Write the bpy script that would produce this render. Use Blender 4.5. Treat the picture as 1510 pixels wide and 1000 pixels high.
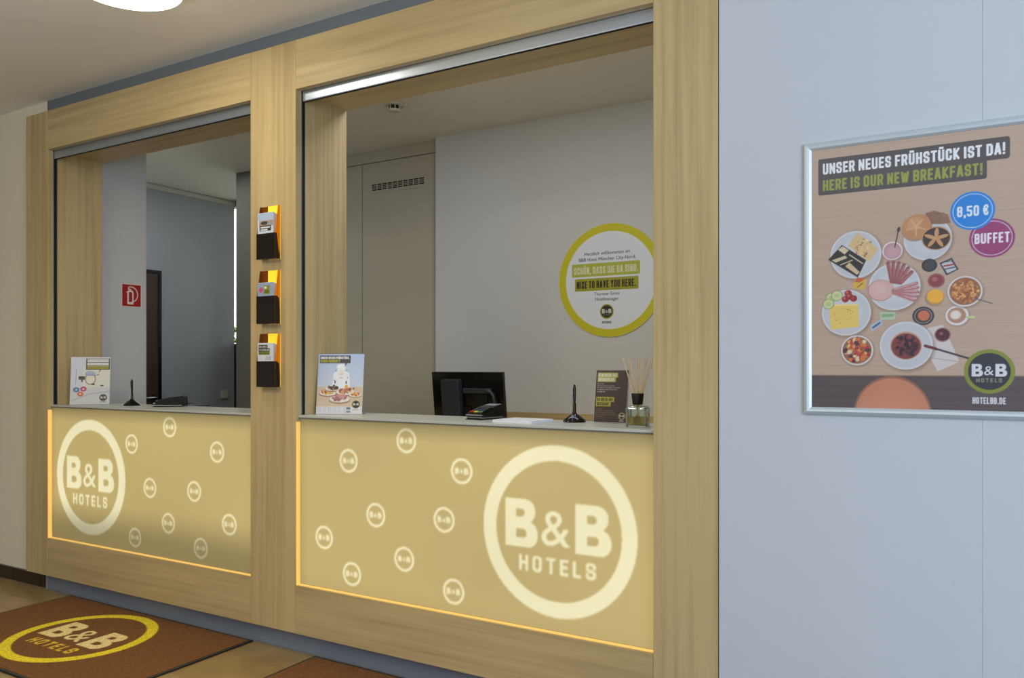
import bpy, bmesh, math, random
import numpy as np
from mathutils import Vector, Matrix

for o in list(bpy.data.objects):
    bpy.data.objects.remove(o)
S = bpy.context.scene
COL = S.collection
random.seed(7)
PI = math.pi

# ------------------------------------------------------------------ camera
cam_d = bpy.data.cameras.new('camera')
cam = bpy.data.objects.new('camera', cam_d)
COL.objects.link(cam)
cam.location = (0, -2.70, 1.34)
cam.rotation_euler = (PI / 2, 0, math.radians(30.69))
cam_d.sensor_width = 36
cam_d.lens = 28.37
cam_d.shift_y = 41 / 1510
cam_d.clip_start = 0.02
S.camera = cam

# ------------------------------------------------------------------ world, lights, exposure
W = bpy.data.worlds.new('world')
S.world = W
W.use_nodes = True
bg = W.node_tree.nodes['Background']
bg.inputs[0].default_value = (0.96, 0.98, 1.0, 1)
bg.inputs[1].default_value = 0.43

def area(name, loc, target, sx, sy, power, col, spread=180):
    l = bpy.data.lights.new(name, 'AREA')
    l.shape = 'RECTANGLE'; l.size = sx; l.size_y = sy
    l.energy = power; l.color = col; l.spread = math.radians(spread)
    o = bpy.data.objects.new(name, l); COL.objects.link(o)
    o.location = loc
    o.rotation_euler = (Vector(target) - Vector(loc)).to_track_quat('-Z', 'Y').to_euler()
    return o

area('daylight_entrance', (3.2, -3.4, 1.9), (0.3, 0.2, 1.5), 2.2, 2.4, 94, (0.66, 0.79, 1.0), 140)
area('ceiling_fill', (-1.6, -4.9, 0.15), (-1.6, -4.3, 3), 4.0, 1.2, 115, (0.86, 0.92, 1.0), 120)  # unseen upward fill, added to brighten the lobby ceiling
area('lobby_light', (-2.9, -2.2, 2.90), (-2.9, -1.4, 0), 1.2, 0.8, 26, (1.0, 0.78, 0.42))
area('office_light', (-1.9, 0.60, 2.90), (-1.9, 0.70, 0), 2.2, 0.3, 14, (0.92, 0.95, 1.0))
area('corridor_light', (-5.3, 1.25, 2.90), (-5.3, 1.25, 0), 0.6, 0.6, 5.5, (0.90, 0.94, 1.0))

area('backdrop_light', (-8.5, 4.6, 6.0), (-8.5, 8.0, 2.5), 6.0, 2.0, 1500, (0.95, 0.98, 1.0), 140)  # added lamp that turns the wall beyond the window slit white

S.view_settings.view_transform = 'Standard'
S.view_settings.look = 'None'
S.view_settings.gamma = 1
S.view_settings.use_curve_mapping = False
S.view_settings.exposure = 0.0

# ------------------------------------------------------------------ materials
def lin(c):
    return tuple(((v / 255) / 12.92 if v / 255 <= 0.04045 else ((v / 255 + 0.055) / 1.055) ** 2.4) for v in c)

MATS = {}
def mat(name, rgb, rough=0.6, metal=0.0, noise=0.0, scale=20, bump=0.0, emit=0.0, ecol=None, trans=0.0, ior=1.45,
        stretch=(1, 1, 1), coat=0.0, spec=0.5):
    m = bpy.data.materials.new(name); m.use_nodes = True
    N = m.node_tree.nodes; L = m.node_tree.links
    b = N['Principled BSDF']
    b.inputs['Base Color'].default_value = (*lin(rgb), 1)
    b.inputs['Roughness'].default_value = rough
    b.inputs['Metallic'].default_value = metal
    b.inputs['IOR'].default_value = ior
    b.inputs['Coat Weight'].default_value = coat
    b.inputs['Specular IOR Level'].default_value = spec
    b.inputs['Transmission Weight'].default_value = trans
    if emit:
        b.inputs['Emission Color'].default_value = (*lin(ecol or rgb), 1)
        b.inputs['Emission Strength'].default_value = emit
    if noise or bump:
        tc = N.new('ShaderNodeTexCoord'); mp = N.new('ShaderNodeMapping')
        mp.inputs['Scale'].default_value = stretch
        nz = N.new('ShaderNodeTexNoise'); nz.inputs['Scale'].default_value = scale
        nz.inputs['Detail'].default_value = 5
        L.new(tc.outputs['Object'], mp.inputs[0]); L.new(mp.outputs[0], nz.inputs['Vector'])
        if noise:
            r = N.new('ShaderNodeValToRGB')
            c = lin(rgb)
            r.color_ramp.elements[0].position = 0.3; r.color_ramp.elements[1].position = 0.7
            r.color_ramp.elements[0].color = (*[v * (1 - noise) for v in c], 1)
            r.color_ramp.elements[1].color = (*[min(1, v * (1 + noise)) for v in c], 1)
            L.new(nz.outputs['Fac'], r.inputs[0]); L.new(r.outputs[0], b.inputs['Base Color'])
        if bump:
            bp = N.new('ShaderNodeBump'); bp.inputs['Strength'].default_value = bump
            bp.inputs['Distance'].default_value = 0.002
            L.new(nz.outputs['Fac'], bp.inputs['Height']); L.new(bp.outputs[0], b.inputs['Normal'])
    MATS[name] = m
    return m

def wood(name, light, dark, axis, rough=0.42):
    """pale ash veneer, fine streaks along one axis"""
    m = bpy.data.materials.new(name); m.use_nodes = True
    N = m.node_tree.nodes; L = m.node_tree.links
    b = N['Principled BSDF']
    tc = N.new('ShaderNodeTexCoord'); mp = N.new('ShaderNodeMapping')
    sc = [34.0, 34.0, 34.0]; sc['XYZ'.index(axis)] = 0.9
    mp.inputs['Scale'].default_value = sc
    nz = N.new('ShaderNodeTexNoise'); nz.inputs['Scale'].default_value = 1.0
    nz.inputs['Detail'].default_value = 7; nz.inputs['Roughness'].default_value = 0.62
    mp2 = N.new('ShaderNodeMapping')
    sc2 = [6.0, 6.0, 6.0]; sc2['XYZ'.index(axis)] = 0.6
    mp2.inputs['Scale'].default_value = sc2
    nz2 = N.new('ShaderNodeTexNoise'); nz2.inputs['Scale'].default_value = 1.0
    nz2.inputs['Detail'].default_value = 4
    L.new(tc.outputs['Object'], mp.inputs[0]); L.new(mp.outputs[0], nz.inputs['Vector'])
    L.new(tc.outputs['Object'], mp2.inputs[0]); L.new(mp2.outputs[0], nz2.inputs['Vector'])
    mx = N.new('ShaderNodeMix'); mx.inputs['Factor'].default_value = 0.42
    L.new(nz.outputs['Fac'], mx.inputs['A']); L.new(nz2.outputs['Fac'], mx.inputs['B'])
    r = N.new('ShaderNodeValToRGB')
    e = r.color_ramp.elements
    e[0].position = 0.34; e[0].color = (*lin(dark), 1)
    e[1].position = 0.56; e[1].color = (*lin(light), 1)
    L.new(mx.outputs['Result'], r.inputs[0]); L.new(r.outputs[0], b.inputs['Base Color'])
    bp = N.new('ShaderNodeBump'); bp.inputs['Strength'].default_value = 0.08; bp.inputs['Distance'].default_value = 0.001
    L.new(nz.outputs['Fac'], bp.inputs['Height']); L.new(bp.outputs[0], b.inputs['Normal'])
    b.inputs['Roughness'].default_value = rough
    b.inputs['Specular IOR Level'].default_value = 0.35
    MATS[name] = m
    return m

def printmat(name, rough=0.5, emit=0.0, coat=0.0, diffuse=1.0):
    m = bpy.data.materials.new(name); m.use_nodes = True
    N = m.node_tree.nodes; L = m.node_tree.links
    b = N['Principled BSDF']
    a = N.new('ShaderNodeVertexColor'); a.layer_name = 'Col'
    b.inputs['Roughness'].default_value = rough
    b.inputs['Coat Weight'].default_value = coat
    b.inputs['Coat Roughness'].default_value = 0.12
    if diffuse == 1.0:
        L.new(a.outputs[0], b.inputs['Base Color'])
    else:
        b.inputs['Base Color'].default_value = (diffuse, diffuse * 0.92, diffuse * 0.7, 1)
    if emit:
        L.new(a.outputs[0], b.inputs['Emission Color'])
        b.inputs['Emission Strength'].default_value = emit
    MATS[name] = m
    return m

WL, WD = (198, 176, 129), (168, 145, 101)
wood('wood_upright', WL, WD, 'Z')
wood('wood_level', WL, WD, 'X')
wood('wood_depth', WL, WD, 'Y')
mat('wall_white', (214, 212, 202), 0.85, noise=0.012, scale=3, bump=0.05)
mat('wall_cream', (228, 222, 200), 0.85, noise=0.012, scale=3, bump=0.05)
mat('wall_panel_grey', (198, 205, 214), 0.62, noise=0.01, scale=160, bump=0.12, stretch=(1, 1, 6))
mat('office_white', (206, 207, 206), 0.85, noise=0.01, scale=3)
mat('cupboard_white', (180, 174, 156), 0.7, noise=0.012, scale=3)
mat('corridor_grey', (166, 170, 174), 0.8, noise=0.015, scale=3)
mat('ceiling_white', (236, 232, 220), 0.9, noise=0.01, scale=2)
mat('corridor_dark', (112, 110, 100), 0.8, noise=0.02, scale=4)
mat('office_ceiling', (232, 228, 214), 0.9, noise=0.01, scale=2)
mat('dark_grey', (112, 120, 126), 0.6, noise=0.02, scale=6)
mat('kick_grey', (122, 130, 142), 0.55, noise=0.02, scale=6)
mat('alu', (182, 194, 210), 0.32, metal=0.9, noise=0.03, scale=30, stretch=(0.3, 8, 8))
mat('alu_frame', (206, 218, 228), 0.46, metal=0.6)
mat('black_gap', (10, 12, 14), 0.7, noise=0.05)
mat('counter_stone', (192, 194, 187), 0.3, noise=0.03, scale=60)
mat('counter_edge', (110, 108, 98), 0.5, noise=0.02)
mat('reveal_glow', (236, 190, 100), 0.4, emit=0.50, ecol=(255, 208, 116), noise=0)  # emissive colour for the glow painted onto the reveals
mat('grout', (118, 108, 92), 0.9, noise=0.1, scale=60)
mat('floor_tile', (160, 134, 88), 0.26, noise=0.16, scale=5, bump=0.05)
mat('skirting_tile', (46, 33, 22), 0.35, noise=0.15, scale=9)
mat('skirting_grout', (150, 138, 118), 0.85, noise=0.05)
mat('mat_rubber', (22, 22, 22), 0.7, noise=0.1)
mat('mat_rubber_grey', (66, 66, 58), 0.7, noise=0.1)
mat('lamp_glow', (255, 255, 250), 0.5, emit=17.0, ecol=(255, 246, 220))
mat('lamp_rim', (225, 228, 224), 0.4)
mat('plastic_white', (206, 204, 192), 0.45, noise=0.01)
mat('plastic_black', (16, 17, 16), 0.3, noise=0.1, scale=8)
mat('plastic_gloss', (13, 14, 12), 0.16, noise=0.1, scale=8)
mat('plastic_dark_grey', (44, 50, 54), 0.35, noise=0.05)
mat('steel', (190, 190, 188), 0.22, metal=1.0, noise=0.02)
mat('door_brown', (70, 50, 38), 0.5, noise=0.14, scale=5, stretch=(1, 1, 12))
mat('smoked', (30, 21, 14), 0.12, noise=0.08, scale=6, trans=0.12)
mat('amber', (230, 130, 16), 0.12, emit=0.10, ecol=(255, 140, 10), noise=0)  # small emission painted in for light passing through the acrylic
mat('amber_glow', (255, 214, 60), 0.2, emit=0.45, ecol=(255, 214, 40), noise=0)  # emission added to make the plate look lit from behind
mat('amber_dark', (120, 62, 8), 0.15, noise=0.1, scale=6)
mat('paper', (214, 220, 230), 0.6, noise=0.01)
mat('paper_white', (224, 228, 234), 0.6, noise=0.01)
mat('card_back', (190, 190, 190), 0.6, noise=0.02)
mat('acrylic', (225, 232, 232), 0.05, trans=0.9, ior=1.3)
mat('glass', (236, 244, 236), 0.02, trans=1.0, ior=1.45)
mat('window_pane', (245, 250, 250), 0.0, trans=1.0, ior=1.01)
mat('oil', (222, 196, 84), 0.03, trans=0.9, ior=1.33)
mat('reed', (236, 212, 162), 0.7, noise=0.1, scale=60)
mat('rubber_key_red', (170, 30, 26), 0.5)
mat('rubber_key_yellow', (210, 196, 60), 0.5)
mat('rubber_key_green', (60, 130, 90), 0.5)
mat('screen_grey', (120, 132, 140), 0.2)
mat('leaf_green', (96, 128, 52), 0.7, noise=0.3, scale=14)
mat('outdoor_paving', (150, 150, 145), 0.8, noise=0.1)
printmat('print_paper', 0.55)
printmat('print_poster', 0.5, coat=0.35)
printmat('print_card', 0.35)
printmat('carpet', 0.95)
printmat('lit_fabric', 0.6, emit=0.86, diffuse=0.12)

# carpet gets a pile-like noise over its two printed colours
_m = MATS['carpet']; _N = _m.node_tree.nodes; _L = _m.node_tree.links
_tc = _N.new('ShaderNodeTexCoord'); _nz = _N.new('ShaderNodeTexNoise'); _nz.inputs['Scale'].default_value = 170
_nz.inputs['Detail'].default_value = 3
_mr = _N.new('ShaderNodeMapRange'); _mr.inputs[1].default_value = 0.3; _mr.inputs[2].default_value = 0.7
_mr.inputs[3].default_value = 0.6; _mr.inputs[4].default_value = 1.35
_mx = _N.new('ShaderNodeMix'); _mx.data_type = 'RGBA'; _mx.blend_type = 'MULTIPLY'; _mx.inputs['Factor'].default_value = 1
_L.new(_tc.outputs['Object'], _nz.inputs['Vector']); _L.new(_nz.outputs['Fac'], _mr.inputs[0])
_vc = [n for n in _N if n.bl_idname == 'ShaderNodeVertexColor'][0]
_L.new(_vc.outputs[0], _mx.inputs['A']); _L.new(_mr.outputs[0], _mx.inputs['B'])
_L.new(_mx.outputs['Result'], _N['Principled BSDF'].inputs['Base Color'])
_bp = _N.new('ShaderNodeBump'); _bp.inputs['Distance'].default_value = 0.003; _bp.inputs['Strength'].default_value = 0.6
_L.new(_nz.outputs['Fac'], _bp.inputs['Height']); _L.new(_bp.outputs[0], _N['Principled BSDF'].inputs['Normal'])

# ------------------------------------------------------------------ mesh helpers
def box(bm, x0, x1, y0, y1, z0, z1, bev=0.0, mtx=None):
    g = bmesh.ops.create_cube(bm, size=1.0)
    vs = g['verts']
    for v in vs:
        v.co = Vector(((x0 + x1) / 2 + v.co.x * (x1 - x0), (y0 + y1) / 2 + v.co.y * (y1 - y0), (z0 + z1) / 2 + v.co.z * (z1 - z0)))
    if bev:
        es = list({e for v in vs for e in v.link_edges})
        r = bmesh.ops.bevel(bm, geom=es, offset=bev, segments=2, profile=0.5, affect='EDGES')
        vs = list({v for f in r['faces'] for v in f.verts} | {v for v in vs if v.is_valid})
    if mtx:
        for v in vs: v.co = mtx @ v.co
    return vs

def cyl(bm, c, r0, r1, h, seg=24, mtx=None):
    g = bmesh.ops.create_cone(bm, cap_ends=True, segments=seg, radius1=r0, radius2=r1, depth=h)
    for v in g['verts']:
        v.co = v.co + Vector((0, 0, h / 2))
        if mtx: v.co = mtx @ v.co
        v.co += Vector(c)

def lathe(bm, prof, seg=32, c=(0, 0, 0)):
    rings = []
    for r, z in prof:
        if r < 1e-6:
            rings.append([bm.verts.new((c[0], c[1], c[2] + z))])
        else:
            rings.append([bm.verts.new((c[0] + r * math.cos(2 * PI * k / seg), c[1] + r * math.sin(2 * PI * k / seg), c[2] + z)) for k in range(seg)])
    for a, b in zip(rings, rings[1:]):
        for k in range(seg):
            k2 = (k + 1) % seg
            if len(a) == 1 and len(b) == 1: continue
            if len(a) == 1: bm.faces.new((a[0], b[k], b[k2]))
            elif len(b) == 1: bm.faces.new((a[k], b[0], a[k2]))
            else: bm.faces.new((a[k], a[k2], b[k2], b[k]))
    bmesh.ops.recalc_face_normals(bm, faces=bm.faces)

def tube(bm, pts, r, seg=8):
    pts = [Vector(p) for p in pts]
    rs = r if isinstance(r, (list, tuple)) else [r] * len(pts)
    rings = []
    up = Vector((0, 0, 1))
    for i, p in enumerate(pts):
        t = (pts[min(i + 1, len(pts) - 1)] - pts[max(i - 1, 0)]).normalized()
        a = t.cross(up)
        if a.length < 1e-3: a = t.cross(Vector((0, 1, 0)))
        a.normalize(); b = t.cross(a)
        rings.append([bm.verts.new(p + (a * math.cos(2 * PI * k / seg) + b * math.sin(2 * PI * k / seg)) * rs[i]) for k in range(seg)])
    for A, B in zip(rings, rings[1:]):
        for k in range(seg):
            bm.faces.new((A[k], A[(k + 1) % seg], B[(k + 1) % seg], B[k]))
    bm.faces.new(rings[0]); bm.faces.new(rings[-1])
    bmesh.ops.recalc_face_normals(bm, faces=bm.faces)

def extrude_profile(bm, pts, lo, hi, axis='X'):
    """closed profile in the plane across `axis`, extruded lo..hi"""
    def co(a, p, q):
        return {'X': (a, p, q), 'Y': (p, a, q), 'Z': (p, q, a)}[axis]
    A = [bm.verts.new(co(lo, p, q)) for p, q in pts]
    B = [bm.verts.new(co(hi, p, q)) for p, q in pts]
    n = len(pts)
    for k in range(n):
        bm.faces.new((A[k], A[(k + 1) % n], B[(k + 1) % n], B[k]))
    bm.faces.new(A); bm.faces.new(B)
    bmesh.ops.recalc_face_normals(bm, faces=bm.faces)

def mk(name, bm, m, parent=None, local=False, smooth=False):
    """link bm as one object; world coordinates unless local"""
    me = bpy.data.meshes.new(name)
    if parent is not None and not local:
        bmesh.ops.transform(bm, matrix=world_of(parent).inverted(), verts=bm.verts)
    bm.to_mesh(me); bm.free()
    if m: me.materials.append(MATS[m])
    if smooth:
        me.polygons.foreach_set('use_smooth', [True] * len(me.polygons))
        try: me.set_sharp_from_angle(angle=math.radians(35))
        except Exception: pass
    o = bpy.data.objects.new(name, me); COL.objects.link(o)
    if parent is not None: o.parent = parent
    return o

def world_of(o):
    M = Matrix.LocRotScale(o.location, o.rotation_euler, o.scale)
    return world_of(o.parent) @ M if o.parent else M

def bx(name, ext, m, parent=None, bev=0.0, local=False):
    bm = bmesh.new(); box(bm, *ext, bev=bev)
    return mk(name, bm, m, parent, local)

def thing(name, label, cat, loc=(0, 0, 0), rz=0.0, group=None):
    o = bpy.data.objects.new(name, None); COL.objects.link(o)
    o.empty_display_size = 0.05
    o.location = loc; o.rotation_euler = (0, 0, rz)
    o['label'] = label; o['category'] = cat
    if group: o['group'] = group
    return o

def tag(o, label, cat, group=None):
    o['label'] = label; o['category'] = cat
    if group: o['group'] = group
    return o

def struct(o, label=None, cat=None):
    o['kind'] = 'structure'
    if label: o['label'] = label
    if cat: o['category'] = cat
    return o

def dup(root, loc, rz, label, group=None):
    r = root.copy(); COL.objects.link(r); r.location = loc; r.rotation_euler = (0, 0, rz)
    r['label'] = label
    if group: r['group'] = group
    for ch in list(root.children):
        c = ch.copy(); COL.objects.link(c); c.parent = r
        for g in list(ch.children):
            d = g.copy(); COL.objects.link(d); d.parent = c
    return r

# ------------------------------------------------------------------ printed areas: painted in numpy, carried by a fine colour grid
TXT = {}
def text_tris(s, bold):
    k = (s, bold)
    if k in TXT: return TXT[k]
    cu = bpy.data.curves.new('t', 'FONT'); cu.body = s; cu.size = 1.0; cu.offset = bold; cu.resolution_u = 4
    o = bpy.data.objects.new('t', cu); COL.objects.link(o)
    dg = bpy.context.evaluated_depsgraph_get(); dg.update()
    me = o.evaluated_get(dg).to_mesh(); me.calc_loop_triangles()
    n = len(me.vertices)
    co = np.empty(n * 3); me.vertices.foreach_get('co', co); co = co.reshape(-1, 3)[:, :2]
    t = np.empty(len(me.loop_triangles) * 3, dtype=np.int32); me.loop_triangles.foreach_get('vertices', t)
    T = co[t.reshape(-1, 3)].copy()
    bpy.data.objects.remove(o); bpy.data.curves.remove(cu)
    TXT[k] = T
    return T

class Canvas:
    """w x h metres, cell size c, painted at 3x and averaged down"""
    def __init__(self, w, h, c, rgb, ss=3):
        self.w, self.h, self.c, self.ss = w, h, c, ss
        self.nx, self.ny = int(round(w / c)) + 1, int(round(h / c)) + 1
        self.k = ss
        self.X = (np.arange(self.nx * ss) + 0.5) / ss - 0.5
        self.Y = (np.arange(self.ny * ss) + 0.5) / ss - 0.5
        self.sx = w / (self.nx - 1); self.sy = h / (self.ny - 1)
        self.X = self.X * self.sx; self.Y = self.Y * self.sy
        self.a = np.empty((len(self.Y), len(self.X), 3)); self.a[:] = rgb
        self.mask = None
    def win(self, x0, x1, y0, y1):
        i0, i1 = np.searchsorted(self.X, [x0, x1]); j0, j1 = np.searchsorted(self.Y, [y0, y1])
        return slice(max(j0 - 1, 0), j1 + 1), slice(max(i0 - 1, 0), i1 + 1)
    def put(self, js, is_, m, rgb, al=1.0):
        sub = self.a[js, is_]
        m = m * al
        sub[:] = sub * (1 - m[..., None]) + np.array(rgb, float) * m[..., None]
    def rect(self, x0, x1, y0, y1, rgb, al=1.0, r=0.0):
        js, is_ = self.win(x0, x1, y0, y1)
        X, Y = np.meshgrid(self.X[is_], self.Y[js])
        qx = np.abs(X - (x0 + x1) / 2) - (x1 - x0) / 2 + r; qy = np.abs(Y - (y0 + y1) / 2) - (y1 - y0) / 2 + r
        d = np.hypot(np.maximum(qx, 0), np.maximum(qy, 0)) + np.minimum(np.maximum(qx, qy), 0) - r
        self.put(js, is_, (d <= 0).astype(float), rgb, al)
    def ell(self, x, y, rx, ry, rgb, al=1.0, rot=0.0, soft=0.0, inner=0.0):
        R = max(rx, ry) * (1 + soft)
        js, is_ = self.win(x - R, x + R, y - R, y + R)
        X, Y = np.meshgrid(self.X[is_] - x, self.Y[js] - y)
        c, s = math.cos(rot), math.sin(rot)
        u, v = (X * c + Y * s) / rx, (-X * s + Y * c) / ry
        d = np.hypot(u, v)
        if soft: m = np.clip((1 + soft - d) / (2 * soft), 0, 1); m = m * m * (3 - 2 * m)
        else: m = (d <= 1).astype(float)
        if inner: m = m * (d >= inner)
        self.put(js, is_, m, rgb, al)
    def poly(self, pts, rgb, al=1.0):
        P = np.array(pts, float)
        js, is_ = self.win(P[:, 0].min(), P[:, 0].max(), P[:, 1].min(), P[:, 1].max())
        X, Y = np.meshgrid(self.X[is_], self.Y[js])
        m = np.zeros(X.shape, bool)
        for (x0, y0), (x1, y1) in zip(P, np.roll(P, -1, axis=0)):
            if y0 == y1: continue
            t = ((Y >= y0) != (Y >= y1)) & (X < x0 + (Y - y0) / (y1 - y0) * (x1 - x0))
            m ^= t
        self.put(js, is_, m.astype(float), rgb, al)
    def line(self, pts, wd, rgb, al=1.0):
        for (x0, y0), (x1, y1) in zip(pts, pts[1:]):
            L = math.hypot(x1 - x0, y1 - y0) or 1e-6
            nx, ny = -(y1 - y0) / L * wd / 2, (x1 - x0) / L * wd / 2
            self.poly([(x0 + nx, y0 + ny), (x1 + nx, y1 + ny), (x1 - nx, y1 - ny), (x0 - nx, y0 - ny)], rgb, al)
            self.ell(x1, y1, wd / 2, wd / 2, rgb, al); self.ell(x0, y0, wd / 2, wd / 2, rgb, al)
    def blobs(self, n, x, y, rx, ry, r, cols, seed, al=0.9):
        rr = random.Random(seed)
        for _ in range(n):
            a = rr.uniform(0, 2 * PI); q = math.sqrt(rr.random())
            s = r * rr.uniform(0.6, 1.3)
            self.ell(x + rx * q * math.cos(a), y + ry * q * math.sin(a), s, s * rr.uniform(0.5, 1), rr.choice(cols), al, rr.uniform(0, 3), 0.25)
    def text(self, s, x, y, w, h, rgb, bold=0.0, al=1.0, slant=0.0):
        """x, y = left of the baseline, w = full width, h = height of the capitals"""
        T = text_tris(s, bold)
        H = text_tris('H', bold)
        x0, x1 = T[..., 0].min(), T[..., 0].max()
        c0, c1 = H[..., 1].min(), H[..., 1].max()
        Q = T.copy()
        Q[..., 0] = x + (T[..., 0] - x0) / (x1 - x0) * w + slant * (T[..., 1] - c0) * h
        Q[..., 1] = y + (T[..., 1] - c0) / (c1 - c0) * h
        for t in Q:
            js, is_ = self.win(t[:, 0].min(), t[:, 0].max(), t[:, 1].min(), t[:, 1].max())
            if js.stop <= js.start or is_.stop <= is_.start: continue
            X, Y = np.meshgrid(self.X[is_], self.Y[js])
            (ax, ay), (bx_, by), (cx, cy) = t
            d1 = (bx_ - ax) * (Y - ay) - (by - ay) * (X - ax)
            d2 = (cx - bx_) * (Y - by) - (cy - by) * (X - bx_)
            d3 = (ax - cx) * (Y - cy) - (ay - cy) * (X - cx)
            m = ((d1 >= 0) & (d2 >= 0) & (d3 >= 0)) | ((d1 <= 0) & (d2 <= 0) & (d3 <= 0))
            self.put(js, is_, m.astype(float), rgb, al)
    def scribble(self, x, y, w, h, rgb, seed, al=1.0, fill=0.85):
        """a line of lettering too small to read: word-like runs of uneven strokes"""
        rr = random.Random(seed); p = x
        while p < x + w * 0.97:
            l = rr.uniform(2.0, 6.0) * h * 0.5
            e = min(p + l, x + w)
            q = p
            while q < e:
                s = rr.uniform(0.22, 0.5) * h
                self.rect(q, min(q + s, e), y + rr.uniform(0, 0.15) * h, y + h * rr.uniform(0.8, 1.0), rgb, al * rr.uniform(0.6, 1))
                q += s + 0.10 * h
            p = e + 0.4 * h
    def blur(self, r):
        k = max(1, int(round(r / self.sx * self.ss)))
        g = np.exp(-0.5 * (np.arange(-3 * k, 3 * k + 1) / k) ** 2); g /= g.sum()
        P = 3 * k
        for ax in (0, 1):
            pad = [(P, P) if i == ax else (0, 0) for i in range(3)]
            A = np.pad(self.a, pad, mode='edge'); out = np.zeros_like(self.a)
            n = self.a.shape[ax]
            for i, wv in enumerate(g):
                out += wv * (A[i:i + n] if ax == 0 else A[:, i:i + n])
            self.a = out
    def cols(self):
        s = self.ss
        A = self.a.reshape(self.ny, s, self.nx, s, 3).mean(axis=(1, 3)) / 255.0
        A = np.clip(A, 0, 1)
        return np.where(A <= 0.04045, A / 12.92, ((A + 0.055) / 1.055) ** 2.4)
    def mesh(self, name, m, parent, origin=(0, 0, 0), plane='XZ', disc=None, mul=None):
        nx, ny = self.nx, self.ny
        u = np.linspace(0, self.w, nx); v = np.linspace(0, self.h, ny)
        U, V = np.meshgrid(u, v)
        co = np.zeros((ny * nx, 3))
        co[:, 0] = U.ravel() + origin[0]
        if plane == 'XZ':
            co[:, 1] = origin[1]; co[:, 2] = V.ravel() + origin[2]
        else:
            co[:, 1] = V.ravel() + origin[1]; co[:, 2] = origin[2]
        idx = np.arange(ny * nx).reshape(ny, nx)
        q = np.stack([idx[:-1, :-1], idx[:-1, 1:], idx[1:, 1:], idx[1:, :-1]], -1).reshape(-1, 4)
        if disc:
            cu = (U[:-1, :-1] + U[1:, 1:]).ravel() / 2; cv = (V[:-1, :-1] + V[1:, 1:]).ravel() / 2
            q = q[np.hypot(cu - disc[0], cv - disc[1]) < disc[2]]
        me = bpy.data.meshes.new(name)
        me.vertices.add(len(co)); me.vertices.foreach_set('co', co.ravel())
        me.loops.add(len(q) * 4); me.polygons.add(len(q))
        me.loops.foreach_set('vertex_index', q.ravel().astype(np.int32))
        me.polygons.foreach_set('loop_start', np.arange(0, len(q) * 4, 4, dtype=np.int32))
        me.update(calc_edges=True)
        C = self.cols()
        if mul is not None: C = C * mul(U, V)[..., None]
        ca = me.color_attributes.new('Col', 'FLOAT_COLOR', 'POINT')
        ca.data.foreach_set('color', np.concatenate([C.reshape(-1, 3), np.ones((ny * nx, 1))], 1).ravel())
        me.materials.append(MATS[m])
        o = bpy.data.objects.new(name, me); COL.objects.link(o)
        if parent is not None: o.parent = parent
        return o

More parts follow.
